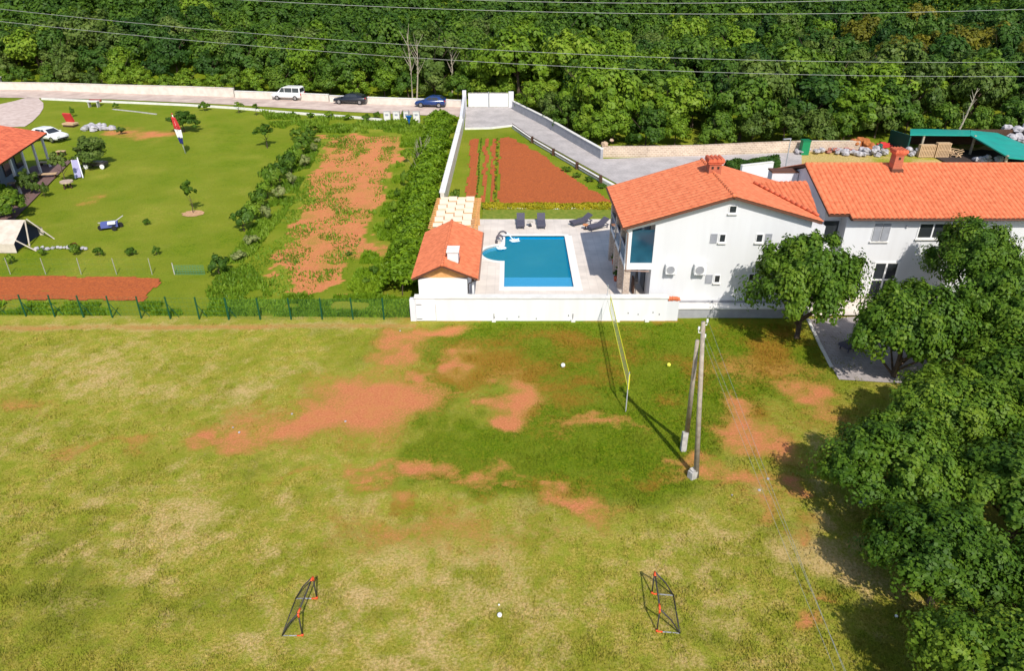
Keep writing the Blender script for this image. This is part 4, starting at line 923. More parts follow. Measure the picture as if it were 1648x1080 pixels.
shutter(wg, p.x+.05, sx-.03, p.z+.06, q.z-.06, WW-.055); shutter(wg, sx+.03, q.x-.05, p.z+.06, q.z-.06, WW-.055)
wnd(wg,1473,358,1553,384,WW,nm=3,fw=.09); wnd(wg,1393,421,1449,478,WW,nm=2,nh=1,fw=.12,sill=False); wnd(wg,1562,442,1600,458,WW,nm=2)
MB().box(20.95,21.95,WW+.84,WW+.895,3.9,5.4).build('glass_door', glassm, wg)
v = Dp(1459,364,WW); MB().tube([(v.x,WW-.12,v.z),(v.x,WW-.003,v.z)], .07, 10).build('outside_lamp', shutterm, wg)
# connector roof between house and wing
cr = empty('link_building', (19.9,50,T0), 'low link with a small triangular tiled roof joining the white house and its wing', 'building')
def on_slope(px, py):  # hit right slope plane
    d = ray(px, py); k = SL*.93; t = (ZR+k*XM-H)/(d[2]+k*d[0]); return Vector((d[0]*t, d[1]*t, H+d[2]*t))
A_ = on_slope(1213,297); C_ = on_slope(1316,350); Bp = Zp(1300,297,A_.z+.12); A2 = A_+Vector((0,0,.12)); C2 = C_+Vector((0,0,.12))
pn = (C2-A2).cross(Bp-A2).normalized(); pn = pn if pn.z > 0 else -pn
def onpl(x, y): return Vector((x, y, A2.z-(pn.x*(x-A2.x)+pn.y*(y-A2.y))/pn.z))
ylo, yhi = C2.y-.2, A2.y; xa, xb = A2.x-.2, Bp.x+.05
ed = (C2-A2); no1 = Vector((ed.y, -ed.x, 0)); no1 = -no1 if no1.dot(Bp-A2) > 0 else no1
ed2 = (C2-Bp); no2 = Vector((ed2.y, -ed2.x, 0)); no2 = -no2 if no2.dot(A2-Bp) > 0 else no2
lr = new_obj('roof', [A2-pn*.04, C2-pn*.04, Bp-pn*.04, A2-pn*.2, C2-pn*.2, Bp-pn*.2], [(0,1,2),(5,4,3),(0,3,4,1),(1,4,5,2),(2,5,3,0)], soffit, cr)
tile_patch(onpl(xa,ylo), onpl(xb,ylo), onpl(xb,yhi), onpl(xa,yhi), .30,.40,.07, tile2,'tiles',lr, clip=[(A2,no1),(C2,no2)])
mb = MB(); nn = 12
for i in range(nn): mb.tube([A2+ed*(i/nn)+Vector((0,0,.05)), A2+ed*((i+1.1)/nn)+Vector((0,0,.05))], .10, 8, .08)
mb.build('verge_tiles', tile3, lr, True)
MB().box(18.95,20.85,45.2,51.,T0-.6,A2.z-2.2).build('wall', lav, cr)
vb = Dp(1266,278,51.3)
MB().box(18.95,20.85,51.3,52.2,T0-.6,vb.z).build('rear_wall', lav, cr); MB().box(18.9,20.83,51.25,52.25,vb.z+.002,vb.z+.1).build('parapet', soffit, cr)

# ---- back garden walls, gate, driveway walls
gw = empty('garden_wall', (Gp(726,260).x, Gp(726,260).y, 1), 'pale garden wall running from the pergola up to the white double gate', 'wall')
p1, p2 = Gp(712,338), Gp(742,214)
MB().wallseg((p1.x+.05,p1.y), (p2.x+.05,p2.y), .35, p1.z-.3, p2.z-.3, 1.9).build('wall_face', wwarm, gw)
MB().wallseg((p1.x+.05,p1.y), (p2.x+.05,p2.y), .52, p1.z+1.6, p2.z+1.6, .09).build('coping', cap, gw)
p3 = Gp(749,176)
MB().wallseg((p2.x+.05,p2.y), (p3.x-.1,p3.y-.2), .35, p2.z-.3, p3.z-.3, 2.3).build('wall_face', lav, gw)
MB().box(p3.x-.35, p3.x+.15, p3.y-.1, p3.y+.5, p3.z-.3, p3.z+2.5).build('gate_pier', lav, gw)
gt = empty('double_gate', ((Gp(752,175).x+Gp(826,172).x)/2, Gp(790,173).y, 2), 'wide white two leaf sheet gate at the top of the cobbled driveway', 'gate')
ga, gb = Gp(754,173), Gp(818,173); gy = ga.y; gm = (ga.x+gb.x)/2+.1
gmat = mat('white_sheet_gate', (.74,.74,.72), .5, (.68,.68,.66), 2)
for x0, x1 in ((ga.x, gm-.12), (gm+.06, gb.x)):
    mb = MB().box(x0, x1, gy, gy+.05, ga.z+.05, ga.z+2.0); mb.build('gate_panel', gmat, gt)
    MB().box(x0, x1, gy-.03, gy-.003, ga.z+1.9, ga.z+2.02).box(x0, x1, gy-.03, gy-.003, ga.z+.05, ga.z+.17).build('gate_rail', concrete, gt)
MB().box(gm-.1, gm+.04, gy-.05, gy+.1, ga.z, ga.z+2.1).build('gate_post', shutterm, gt)
MB().box(gb.x+.05, gb.x+.75, gy-.1, gy+.3, ga.z-.2, ga.z+2.15).build('gate_pier', lav, gt)
def polywall(name, pts, th, h, m, label, capm=None, cat='wall', capw=.08):
    P = [Gp(*p) for p in pts]; c = P[len(P)//2]; e = empty(name, c, label, cat)
    mb = MB(); mc = MB()
    for a, b in zip(P[:-1], P[1:]):
        mb.wallseg(a, b, th, a.z-.2, b.z-.2, h+.2)
        if capm: mc.wallseg(a, b, th+capw, a.z+h, b.z+h, .06)
    mb.build('wall_face', m, e)
    if capm: mc.build('coping', capm, e)
    return e, P
polywall('driveway_wall', [(826,176),(880,204),(920,228),(968,256)], .3, 1.1, plinth, 'grey retaining wall with pale cap along the wooded side of the driveway', cap)
e, P = polywall('driveway_kerb', [(826,206),(858,228),(892,248),(930,270),(968,292),(990,304)], .35, .35, cap, 'low white kerb wall with short dark posts between driveway and tilled plot')
for (px, py) in ((858,229),(892,249),(930,271),(968,293)):
    v = Gp(px, py); MB().box(v.x-.28, v.x+.02, v.y-.35, v.y-.05, v.z-.1, v.z+.75).build('post', darkwood, e)
for a, b in zip(((826,206),(858,229),(892,249),(930,271)), ((858,229),(892,249),(930,271),(968,293))):
    a = Gp(*a); b = Gp(*b); MB().tube([(a.x-.13,a.y-.2,a.z+.62),(b.x-.13,b.y-.2,b.z+.62)], .04, 6).tube([(a.x-.13,a.y-.2,a.z+.32),(b.x-.13,b.y-.2,b.z+.32)], .04, 6).build('rail', darkwood, e)
polywall('yard_kerb', [(748,208),(790,207),(826,203)], .25, .2, cap, 'short pale kerb at the top of the planting rows')
polywall('stone_wall', [(968,252),(1040,252),(1130,250),(1210,246),(1290,243),(1380,243)], .5, 1.15, fieldstone, 'rough field stone retaining wall between driveway and woods', None)
mb = MB(); v = Gp(978,250); rr = random.Random(5)
for i in range(26): mb.sphere((v.x+rr.uniform(-.7,.7), v.y+rr.uniform(-.4,.6), v.z+rr.random()*1.9*(1-abs(i-13)/20)), .22+.2*rr.random(), 7, 5, .8, .4, i)
tag(mb.build('rock_heap', mat('tan_rock',(.55,.40,.28),.9,(.40,.28,.18),3,.6)), 'tan heap of rocks at the left end of the field stone wall', 'rocks')
# artificial hedge with white wall
h1, h2 = Gp(1164,285), Gp(1250,276)
hedge('clipped_hedge', [(h1.x,h1.y-.2),(h2.x,h2.y)], .9, 2.0, 9000, .2, 'dark', 'clipped dark green hedge screen behind the white house roof', 8)
polywall('yard_wall', [(1190,290),(1240,284)], .3, 1.5, white, 'short white wall in front of the clipped dark hedge', cap)
v = Gp(1262,281); mb = MB().tube([v, v+Vector((0,0,3.6))], .07, 8, .05); mb.obox(v+Vector((-.35,0,3.65)), .9, .16, .1, .3)
tag(mb.build('yard_lamp', shutterm), 'slim yard lamp post beside the clipped hedge', 'lamp post')

# ---- road walls
polywall('road_wall', [(-60,146),(0,146),(90,147),(180,150),(300,153),(378,156)], .4, 1.25, wwarm, 'long cream wall on the woodland side of the road, tall left section', wwarm)
polywall('low_road_wall', [(380,157),(460,160),(530,163)], .4, .95, wwarm, 'lower cream wall section behind the white van', cap)
polywall('road_wall_end', [(532,164),(600,167),(745,172)], .4, .9, wwarm, 'lowest cream wall section behind the black and blue cars', cap)
polywall('kerb_wall', [(68,160),(180,165),(300,170),(380,175),(460,182),(560,189),(615,194)], .3, .25, cap, 'low pale kerb wall on the garden side of the road')
polywall('white_kerb', [(182,176),(220,180),(252,184)], .2, .1, concrete, 'short white kerb line below the road wall, above the earth mound')
v = Gp(4,143); e = empty('stone_pier', v, 'grey stone pier at the left end of the road wall', 'pier')
MB().box(v.x-.55, v.x+.15, v.y-.4, v.y+.2, v.z-.2, v.z+1.7).build('shaft', concrete, e); MB().box(v.x-.65, v.x+.25, v.y-.5, v.y+.3, v.z+1.7, v.z+1.85).build('cap', cap, e)
# ---- meter cabinets
for i, (a, b, lb) in enumerate(((618,629,'white meter cabinet, first of four from the left'),(633,644,'white meter cabinet, second of four from the left'),(650,660,'white meter cabinet, third of four from the left'),(665,676,'white meter cabinet, last of four from the left'))):
    v = Gp((a+b)/2, 197); m_ = mpp(v); ww = (b-a)*m_/2; e = empty('meter_cabinet', v, lb, 'utility cabinet', 'white cabinets on the road verge')
    MB().box(v.x-ww, v.x+ww, v.y, v.y+.35, v.z-.1, v.z+1.4).build('cabinet', concrete, e)
    MB().box(v.x-ww+.08, v.x+ww-.08, v.y-.03, v.y-.003, v.z+.25, v.z+1.3).build('door', cap, e)
    MB().box(v.x-.2, v.x+.2, v.y-.04, v.y-.031, v.z+.85, v.z+1.1).build('vent', shutterm, e)
v = Gp(659,206); e = empty('beach_umbrella', v, 'blue folded umbrella hanging from a stake by the white cabinets', 'umbrella')
MB().tube([v, v+Vector((0,0,2.2))], .03, 6).build('stake', dark, e); MB().tube([v+Vector((0,0,.6)), v+Vector((0,0,1.2)), v+Vector((0,0,1.5))], .05, 9, .42).build('cloth', bluep, e)

# ---- fences
def fence(name, pts, ht, step, postr, label, mp, mm, dens=(.25,.22), wr=.006, lean=0, brace=False):
    P = [Gp(*p) for p in pts]; e = empty(name, P[0], label, 'fence'); mb = MB(); r = random.Random(9)
    for a, b in zip(P[:-1], P[1:]):
        L = (b-a).length; n = max(1, round(L/step)); d = (b-a)/n
        for i in range(n+1):
            q = a+d*i; q.z = gz(q.x, q.y)
            o = MB().tube([q+Vector((0,0,-.1)), q+Vector((r.uniform(-.03,.03),0,ht+.05))], postr, 6).build('post', mp, e)
            if brace: MB().tube([q+Vector((.45,.25,0)), q+Vector((.02,0,ht*.7))], postr*.45, 5).build('brace', mp, e)
        k = 0
        while k*dens[0] <= ht: 
            z = k*dens[0]; mb.tube([a+Vector((0,.04,z)), b+Vector((0,.04,z))], wr, 4); k += 1
        m = int(L/dens[1])
        for i in range(m):
            q = a+(b-a)*(i/m); mb.tube([q+Vector((0,.04,0)), q+Vector((0,.04,ht))], wr*.8, 3, cap=False)
    mb.build('wire_mesh', mm, e); return e
fence('wire_fence', [(-50,508),(368,514.5)], 1.55, 2.0, .05, 'green post and wire fence along the top of the field, braced left section', greenm, greenmesh, (.3,.25), .004, brace=True)
fence('mesh_fence', [(369,514.5),(668,514)], 1.5, 2.05, .05, 'green welded mesh fence ending at the white wall, denser right section', greenm, greenmesh, (.13,.11), .004)
fence('garden_fence', [(-40,441),(245,442)], 1.25, 2.9, .03, 'pale wire fence on thin grey posts behind the red soil strip', mat('dull_post',(.33,.34,.26),.9), greenmesh, (.4,.6), .003)
v = Gp(306,442); e = empty('mesh_screen', v, 'teal green mesh screen lying at the end of the pale garden fence', 'screen')
mb = MB()
for i in range(12): mb.tube([v+Vector((-1.1+i*.2,0,0)), v+Vector((-1.1+i*.2,.02,.75))], .01, 4)
for i in range(6): mb.tube([v+Vector((-1.1,0,.02+i*.14)), v+Vector((1.1,.02,.02+i*.14))], .018, 4)
mb.build('mesh', mat('teal_mesh',(.06,.22,.12),.8), e); MB().tube([v+Vector((-1.15,0,0)), v+Vector((-1.15,0,.95))], .035, 6).build('post', concrete, e)

# ---- utility pole
b0 = Gp(1121,768); top = Dp(1132,518,b0.y); ptop = Vector(top); b1 = Gp(1102,722)
up = empty('utility_pole', b0, 'tall weathered utility pole with a leaning strut on the playing field', 'utility pole')
MB().tube([b0+Vector((0,0,-.3)), ptop], .13, 12, .085).build('pole', polem, up, True)
MB().tube([b1+Vector((0,0,.9)), ptop+Vector((-.12,.05,-.9))], .12, 10, .08).build('strut', polem, up, True)
MB().obox(b1+Vector((-.12,-.15,.5)), .26, .2, 1.15, .1, rx=-.03).build('strut_footing', concrete, up)
mb = MB(); mb.obox(b0+Vector((-.22,-.06,.18)), .34, .3, .42, .5); mb.obox(b0+Vector((-.2,-.02,.42)), .28, .24, .12, .5, .2); mb.build('footing', concrete, up)
for i, (dx, dz) in enumerate(((.16,-.15),(-.14,-.5),(.15,-.85))):
    MB().tube([ptop+Vector((0,0,dz)), ptop+Vector((dx,0,dz)), ptop+Vector((dx,0,dz+.15))], .02, 6).tube([ptop+Vector((dx,0,dz+.15)), ptop+Vector((dx,0,dz+.27))], .05, 8, .04).build('insulator', whitep, up)
def cable(a, b, sag, r, label, nm='overhead_cable', grp=None):
    a, b = Vector(a), Vector(b); pts = [a+(b-a)*t+Vector((0,0,-4*sag*t*(1-t))) for t in [i/32 for i in range(33)]]
    return tag(MB().tube(pts, r, 5).build(nm, wireg, None, True), label, 'cable', grp)
for i, (dx, dz) in enumerate(((.16,.1),(-.14,-.3),(.15,-.6))):
    cable(ptop+Vector((dx,0,dz)), (6.2+i*.5-.5,-22,8.6+dz*.5), .75, .0045, 'thin service wire running from the utility pole toward the bottom right', 'service_wire', 'wires from the utility pole')
# overhead lines in front of the wood
for (a, b, lb, sg) in (((-200,4),(1850,140),'lowest overhead power cable crossing in front of the woods',0),):
    pass
def line_px(pts, Y, label):
    """cable through surveyed points on a vertical plane"""
    P = [Dp(px, py, Y) for px, py in pts]; xs = [p.x for p in P]; zs = [p.z for p in P]; c = np.polyfit(xs, zs, 2)
    X = np.linspace(min(xs)-12, max(xs)+12, 60); V = [(float(x), Y, float(np.polyval(c, x))) for x in X]
    return tag(MB().tube(V, .020, 5).build('power_line', wireg, None, True), label, 'cable')
line_px([(0,35),(400,70),(820,103),(1240,119),(1648,122)], 78, 'lowest overhead power cable crossing in front of the woods')
line_px([(0,15),(400,50),(820,83),(1240,97),(1648,99)], 78, 'overhead power cable second from the bottom, crossing the woods')
line_px([(380,-2),(820,19),(1240,20),(1648,15)], 70, 'third overhead power cable from the bottom near the top of the photo')
line_px([(720,-2),(1000,4),(1300,2),(1380,-1)], 70, 'highest faint overhead power cable at the top edge')

# ---- volleyball net
n0 = Gp(1007,663); n1 = Gp(975,513); ht = 2.4
vn = empty('volleyball_net', n0, 'yellow taped volleyball net on two thin grey poles', 'net')
t0 = n0+Vector((0,0,ht)); t1 = Vector((n1.x, n1.y, ht))
for q, t in ((n0, t0), (n1, t1)): MB().tube([q+Vector((0,0,-.1)), t+Vector((0,0,.05))], .028, 8).build('pole', mat('grey_pole',(.45,.46,.46),.5), vn)
dn = (t1-t0).normalized(); u0 = t0+dn*.12; u1 = t0+dn*((t1-t0).length-1.6)
up_ = Vector((0,0,1)); th_ = Vector((-dn.y, dn.x, 0))*.012
def band(a, b, h, nm, m):
    new_obj(nm, [a+th_, b+th_, b+th_+up_*h, a+th_+up_*h, a-th_, b-th_, b-th_+up_*h, a-th_+up_*h], [(0,1,2,3),(7,6,5,4),(0,4,5,1),(3,2,6,7),(0,3,7,4),(1,5,6,2)], m, vn)
band(u0+up_*-.10, u1+up_*-.10, .10, 'top_tape', yellow); band(u0+up_*-.98, u1+up_*-.98, .07, 'bottom_tape', yellow)
for a in (u0, u1-dn*.06): band(a+up_*-.905, a+dn*.06+up_*-.905, .8, 'side_tape', yellow)
mb = MB(); L = (u1-u0).length
for i in range(int(L/.18)): q = u0+dn*(i*.18); mb.tube([q-up_*.9, q-up_*.1], .004, 3)
for k in range(5): mb.tube([u0-up_*(.2+k*.15), u1-up_*(.2+k*.15)], .004, 3)
mb.build('mesh', netm, vn)
MB().tube([u1-up_*.05, t1], .008, 4).tube([u1-up_*.95, t1-up_*.9], .008, 4).build('cord', netm, vn)
MB().tube([n0+Vector((.02,0,2.32)), n0+Vector((.02,0,1.4))], .04, 6).build('pole_tape', yellow, vn)
# ---- balls etc.
def ball(px, py, r, m, lb, nm='ball'):
    v = Gp(px, py); o = MB().sphere((v.x, v.y, r+.0), r, 16, 10).build(nm, m, None, True); return tag(o, lb, 'ball')
ball(906,591,.13,whitep,'white ball lying on the green grass left of the volleyball net'); ball(1076,590,.12,yellowb,'yellow ball lying on the grass between net and utility pole')
ball(804,993,.09,whitep,'white ball on the dry grass between the two small goals'); ball(803,975,.035,whitep,'tiny white ball just above the larger one between the goals'); ball(1442,994,.06,whitep,'tiny pale ball in the shade at the grove edge')
v = Gp(1388,812); o = MB().tube([v+Vector((0,0,0)), v+Vector((0,0,.5))], .16, 10, .13).sphere(v+Vector((0,0,.5)), .13, 10, 6).build('barrel', mat('pale_blue_drum',(.35,.40,.5),.5), None, True); tag(o, 'pale bluish drum half hidden in the shade at the grove edge', 'drum')
mb = MB(); rr = random.Random(21)
for px, py in ((375,689),(385,697),(556,679),(644,533),(1178,798),(1222,790),(1236,772),(470,667)):
    v = Gp(px, py); mb.sphere((v.x, v.y, .03), .045+.03*rr.random(), 6, 4, .7, .4, px)
tag(mb.build('stones', rock), 'scattered small pale stones on the bare earth of the field', 'stones', kind='stuff')

# ---- goals
def goal(c, pts, lb, flip):
    """pts: survey points: A,B front ground corners; C,D back ground corners; TA,TB top joints"""
    A, B, Cb, Db, TA, TB, MA, MB_ = pts
    e = empty('football_goal', (A+B)/2, lb, 'goal', 'small goals on the field'); r = .028
    for nm, q in (('crossbar', [TA, TB]), ('post', [A, TA]), ('post', [B, TB]), ('rear_bar', [Cb, Db]), ('side_bar', [A, Cb]), ('side_bar', [B, Db]), ('brace', [TA, MA, Cb]), ('brace', [TB, MB_, Db])):
        MB().tube(q, r, 8).build(nm, dark if nm != 'side_bar' else shutterm, e, True)
    for q, d in ((TA, (TB-TA)), (TB, (TA-TB))):
        d = d.normalized(); MB().tube([q, q+d*.22], .036, 8).tube([q, q+Vector((0,0,-.2))], .036, 8).build('corner_joint', orange, e, True)
    for q, c_ in ((A, Cb), (B, Db)): MB().tube([q, q+(c_-q).normalized()*.2], .034, 8).tube([q, q+Vector((0,0,.1))], .042, 8).build('foot_joint', orange, e, True)
    mb = MB(); n = 22
    for i in range(n+1):
        t = i/n; p = TA+(TB-TA)*t; q = Cb+(Db-Cb)*t; m_ = (p+q)/2+Vector((0,0,-.12)); mb.tube([p, m_, q], .002, 3, cap=False)
    for k in range(1, 10):
        t = k/10; mb.tube([TA+(Cb-TA)*t, (TA+(Cb-TA)*t+TB+(Db-TB)*t)/2+Vector((0,0,-.08)), TB+(Db-TB)*t], .002, 3, cap=False)
    for a, cc, tt in ((A, Cb, TA), (B, Db, TB)):
        for k in range(1, 7):
            t = k/7; mb.tube([a+(cc-a)*t, tt+(cc-tt)*t], .002, 3, cap=False)
    mb.build('net', blacknet, e)
def mk_goal(fA, fB, rA, rB, hg, lb):
    A, B, Cc, Dd = Gp(*fA), Gp(*fB), Gp(*rA), Gp(*rB)
    TA = A+Vector((0,0,hg)); TB = B+Vector((0,0,hg)); MA = (TA*.45+Cc*.55)+Vector((0,0,.12)); MBb = (TB*.45+Dd*.55)+Vector((0,0,.12))
    goal(None, (A, B, Cc, Dd, TA, TB, MA, MBb), lb, 0)
mk_goal((487,1024),(510,964),(454,1024),(476,964),1.15,'small black goal with orange joints on the left, opening to the right')
mk_goal((1057,1017),(1049,956),(1094,1020),(1084,959),1.15,'small black goal with orange joints on the right, opening to the left')

# ---- vehicles (front toward -X)
def make_car(kind, paint, lb, glass=glassm):
    e = empty('parked_car', (0,0,0), lb, 'car')
    L, W = {'van': (4.45,1.8), 'sedan': (4.75,1.82), 'hatch': (4.25,1.8)}[kind]
    h = L/2
    low = {'van': [(-h,.35),(-h,.72),(-h+.12,.88),(-h+.95,1.05),(h-.03,1.05),(h,.9),(h,.35)],
           'sedan': [(-h,.32),(-h,.62),(-h+.15,.74),(-h+1.25,.92),(h-.75,.98),(h-.08,.94),(h,.75),(h,.35)],
           'hatch': [(-h,.32),(-h,.62),(-h+.15,.76),(-h+1.1,.93),(h-.12,1.0),(h,.8),(h,.35)]}[kind]
    cab = {'van': [(-h+.95,1.05),(-h+1.65,1.72),(-h+2.1,1.84),(h-.25,1.84),(h-.06,1.7),(h-.03,1.05)],
           'sedan': [(-h+1.25,.92),(-h+2.0,1.34),(-h+2.4,1.44),(h-1.5,1.42),(h-.5,1.1),(h-.45,.96)],
           'hatch': [(-h+1.1,.93),(-h+1.85,1.36),(-h+2.3,1.47),(h-.8,1.43),(h-.25,1.1),(h-.12,1.0)]}[kind]
    def shell(prof, ws):
        mb = MB(); n = len(prof); cz = sum(p[1] for p in prof)/n
        for k, (y, sc) in enumerate(ws):
            for x, z in prof:
                yy = y if not callable(y) else y(z); mb.v.append((x*sc[0], yy, cz+(z-cz)*sc[1]))
        K = len(ws)
        for k in range(K-1):
            for i in range(n): a = k*n+i; b = k*n+(i+1) % n; mb.f.append((a, a+n, b+n, b))
        mb.f.append(tuple(range(n))); mb.f.append(tuple((K-1)*n+i for i in range(n))[::-1]); return mb
    w2 = W/2
    bd = shell(low, [(-w2,(.965,.88)),(-w2+.07,(.99,.97)),(-w2*.6,(1,1)),(w2*.6,(1,1)),(w2-.07,(.99,.97)),(w2,(.965,.88))]).build('body', paint, e, True, True)
    zb, zt = min(p[1] for p in cab), max(p[1] for p in cab); tp = .10 if kind == 'van' else .22
    yb = lambda z: w2-.05-tp*(z-zb)/(zt-zb)
    shell(cab, [(lambda z: -yb(z), (1,1)), (lambda z: -yb(z)*.6, (1.0,1.02)), (lambda z: yb(z)*.6, (1.0,1.02)), (yb, (1,1))]).build('cabin', paint, e, False, True)
    # glass panes, slightly proud of the cabin
    def pane(q, off, nm='window'):
        q = [Vector(p) for p in q]; nrm = (q[1]-q[0]).cross(q[2]-q[0]).normalized()
        if nrm.dot(Vector(off)) < 0: nrm = -nrm
        o_ = [p+nrm*.012 for p in q]; i_ = [p-nrm*.01 for p in q]
        return new_obj(nm, o_+i_, [(0,1,2,3),(7,6,5,4),(0,4,5,1),(1,5,6,2),(2,6,7,3),(3,7,4,0)], glass, e, local=True)
    def lerp(p, q, t): return (p[0]+(q[0]-p[0])*t, p[1]+(q[1]-p[1])*t)
    a, b = lerp(cab[0], cab[1], .08), lerp(cab[0], cab[1], .95)
    pane([(a[0],-yb(a[1])+.1,a[1]),(a[0],yb(a[1])-.1,a[1]),(b[0],yb(b[1])-.12,b[1]),(b[0],-yb(b[1])+.12,b[1])], (-1,0,1), 'windscreen')
    a, b = (lerp(cab[-1], cab[-2], .15), lerp(cab[-1], cab[-2], .9)) if kind == 'van' else (lerp(cab[-2], cab[-3], .05), lerp(cab[-2], cab[-3], .92))
    pane([(a[0],-yb(a[1])+.12,a[1]),(a[0],yb(a[1])-.12,a[1]),(b[0],yb(b[1])-.12,b[1]),(b[0],-yb(b[1])+.12,b[1])], (1,0,.5), 'rear_window')
    x0, x1 = cab[1][0], cab[-2][0]; zlo, zhi = zb+.06, zt-.13
    cuts = {'van': [(-h+1.25,-h+2.05),(-h+2.12,-h+3.2),(-h+3.28,h-.2)], 'sedan': [(-h+1.75,-h+2.5),(-h+2.56,-h+3.45)], 'hatch': [(-h+1.6,-h+2.4),(-h+2.46,-h+3.25)]}[kind]
    for sg in (-1, 1):
        for i, (c0_, c1_) in enumerate(cuts):
            lx = .42 if i == 0 else 0; rx_ = .3 if (i == len(cuts)-1 and kind != 'van') else 0
            pane([(c0_, sg*yb(zlo), zlo), (c1_+rx_*.6, sg*yb(zlo), zlo), (c1_-rx_*.3, sg*yb(zhi), zhi), (c0_+lx, sg*yb(zhi), zhi)], (0,sg,0), 'side_window')
        for x in (-h+.85, h-.85):
            wl_ = MB().tube([(x, sg*(w2-.2), .33), (x, sg*(w2+.015), .33)], .33, 18).build('wheel', rubber, e, False, True)
            MB().tube([(x, sg*(w2+.0), .33), (x, sg*(w2+.03), .33)], .21, 14).build('rim', chrome, wl_, False, True)
        MB().obox((-h+.06, sg*(w2-.32), .68), .14, .42, .14).build('headlight', whitep, e, local=True)
        MB().obox((h-.04, sg*(w2-.2), .85), .12, .22, .3 if kind == 'van' else .16).build('tail_light', redp, e, local=True)
        MB().obox((-h+1.35, sg*(w2+.06), 1.0), .12, .18, .13).build('mirror', paint, e, local=True)
    MB().obox((-h+.0, 0, .42), .06, W*.8, .16).build('grille', rubber, e, local=True)
    return e
def place(e, px, py, rz, nm='parked_car'):
    v = Gp(px, py); e.location = (v.x, v.y, gz(v.x, v.y)+.06); e.rotation_euler.z = R_(rz)
wp = mat('white_paint', (.78,.78,.78), .25, spec=.6); bp_ = mat('black_paint', (.012,.014,.022), .15, spec=.8); bl = mat('blue_paint', (.008,.035,.16), .18, spec=.8)
c = make_car('van', wp, 'white small van parked leftmost on the road by the cream wall'); place(c, 465, 160, -9)
c = make_car('sedan', bp_, 'black sedan parked on the road between the white van and the blue car'); place(c, 566, 166.5, -9)
c = make_car('hatch', bl, 'dark blue hatchback parked on the road beside the gate'); place(c, 694, 171.5, -7)
c = make_car('hatch', wp, 'white car half hidden behind the red cottage roof'); place(c, 82, 226, 160)

# ---- cottage on the left
Cc = Zp(76,214,3.3+gz(0,80)*1.0); E1 = Zp(-90,325,Cc.z); Up = Zp(-40,196,Cc.z+1.9)-Cc
ct = empty('cottage', (Cc.x-6, Cc.y-4, 1.2), 'red roofed cottage with a shaded open porch at the left edge', 'house')
rf = slab(E1, Cc, Cc+Up, E1+Up, .14, soffit, 'roof', ct); tile_patch(E1, Cc, Cc+Up, E1+Up, .3, .4, .05, tile3, 'tiles', rf)
Up2 = Vector((Up.x, Up.y, -Up.z)); R1 = Cc+Up; R2 = E1+Up
slab(R1+Up2, R2+Up2, R2, R1, .14, soffit, 'roof', ct)
ridge(R1, R2, tile3, rf)
inn = (E1-Cc).normalized(); uf = Vector((Up.x, Up.y, 0)).normalized()
gcx = gz(Cc.x, Cc.y)
def cp(a, b, z): q = Cc+inn*a+uf*b; return (q.x, q.y, z)
zt = Cc.z-.15
mb = MB(); ln = (E1-Cc).length-.5; dp = Vector((Up.x,Up.y,0)).length*2-1
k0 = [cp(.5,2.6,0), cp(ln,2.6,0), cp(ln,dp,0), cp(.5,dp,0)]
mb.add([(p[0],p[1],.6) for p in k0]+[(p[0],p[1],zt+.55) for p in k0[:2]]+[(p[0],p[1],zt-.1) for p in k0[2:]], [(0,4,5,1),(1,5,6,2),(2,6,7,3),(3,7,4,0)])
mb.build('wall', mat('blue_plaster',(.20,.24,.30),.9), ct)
for a in (.4, 3.2, 6.2, 9.2): 
    q = Vector(cp(a,.5,0)); MB().box(q.x-.09, q.x+.09, q.y-.09, q.y+.09, .5, zt+.05).build('porch_post', lav, ct)
for a in (1.2, 4.2, 7.4):
    q = Vector(cp(a,2.5,0)); q2 = Vector(cp(a+1.6,2.5,0)); n_ = -uf*.04
    mb = MB(); mb.add([(q.x,q.y,1.9),(q2.x,q2.y,1.9),(q2.x,q2.y,3.3),(q.x,q.y,3.3),(q.x+n_.x,q.y+n_.y,1.9),(q2.x+n_.x,q2.y+n_.y,1.9),(q2.x+n_.x,q2.y+n_.y,3.3),(q.x+n_.x,q.y+n_.y,3.3)], [(0,1,2,3),(7,6,5,4),(0,4,5,1),(1,5,6,2),(2,6,7,3),(3,7,4,0)]); mb.build('window', glassm, ct)
sheet('patio', [cp(-1.4,-1.2,0)[:2], cp(ln,-1.6,0)[:2], cp(ln,2.7,0)[:2], cp(-1.2,2.7,0)[:2]], mat('patio_pavers',(.20,.12,.11),.9,(.15,.09,.08),4), .12)
# ---- flagpole
fb = Gp(299,247); f = empty('flagpole', fb, 'leaning white flagpole with a limp red white and blue flag', 'flagpole')
ft = Dp(277,184,fb.y-.5)
MB().tube([fb+Vector((0,0,-.1)), ft], .06, 8, .04).build('pole', whitep, f, True)
MB().sphere(ft+Vector((0,0,.06)), .09, 8, 6).build('finial', redp, f, True)
d = (fb-ft).normalized(); fw_, fl = .95, 3.4
side = Vector((1,0,0)); reds = []
def flagpatch(nm, s0, s1, m, par):
    V = []; Fq = []; n = 16; k = 7
    for i in range(n+1):
        for j in range(k):
            t = i/n; s = s0+(s1-s0)*j/(k-1); w0 = .05+fw_*.9*s*(1-.35*abs(t-.4))
            p = ft+d*(.15+fl*.9*t+s*.5)+Vector((w0*.5-.25*s, -.05-.10*math.sin(s*9+t*3), 0)); V.append(p)
    for i in range(n):
        for j in range(k-1): a = i*k+j; Fq.append((a, a+1, a+k+1, a+k))
    o = new_obj(nm, V, Fq, m, par, True); o.modifiers.new('t', 'SOLIDIFY').thickness = .01; return o
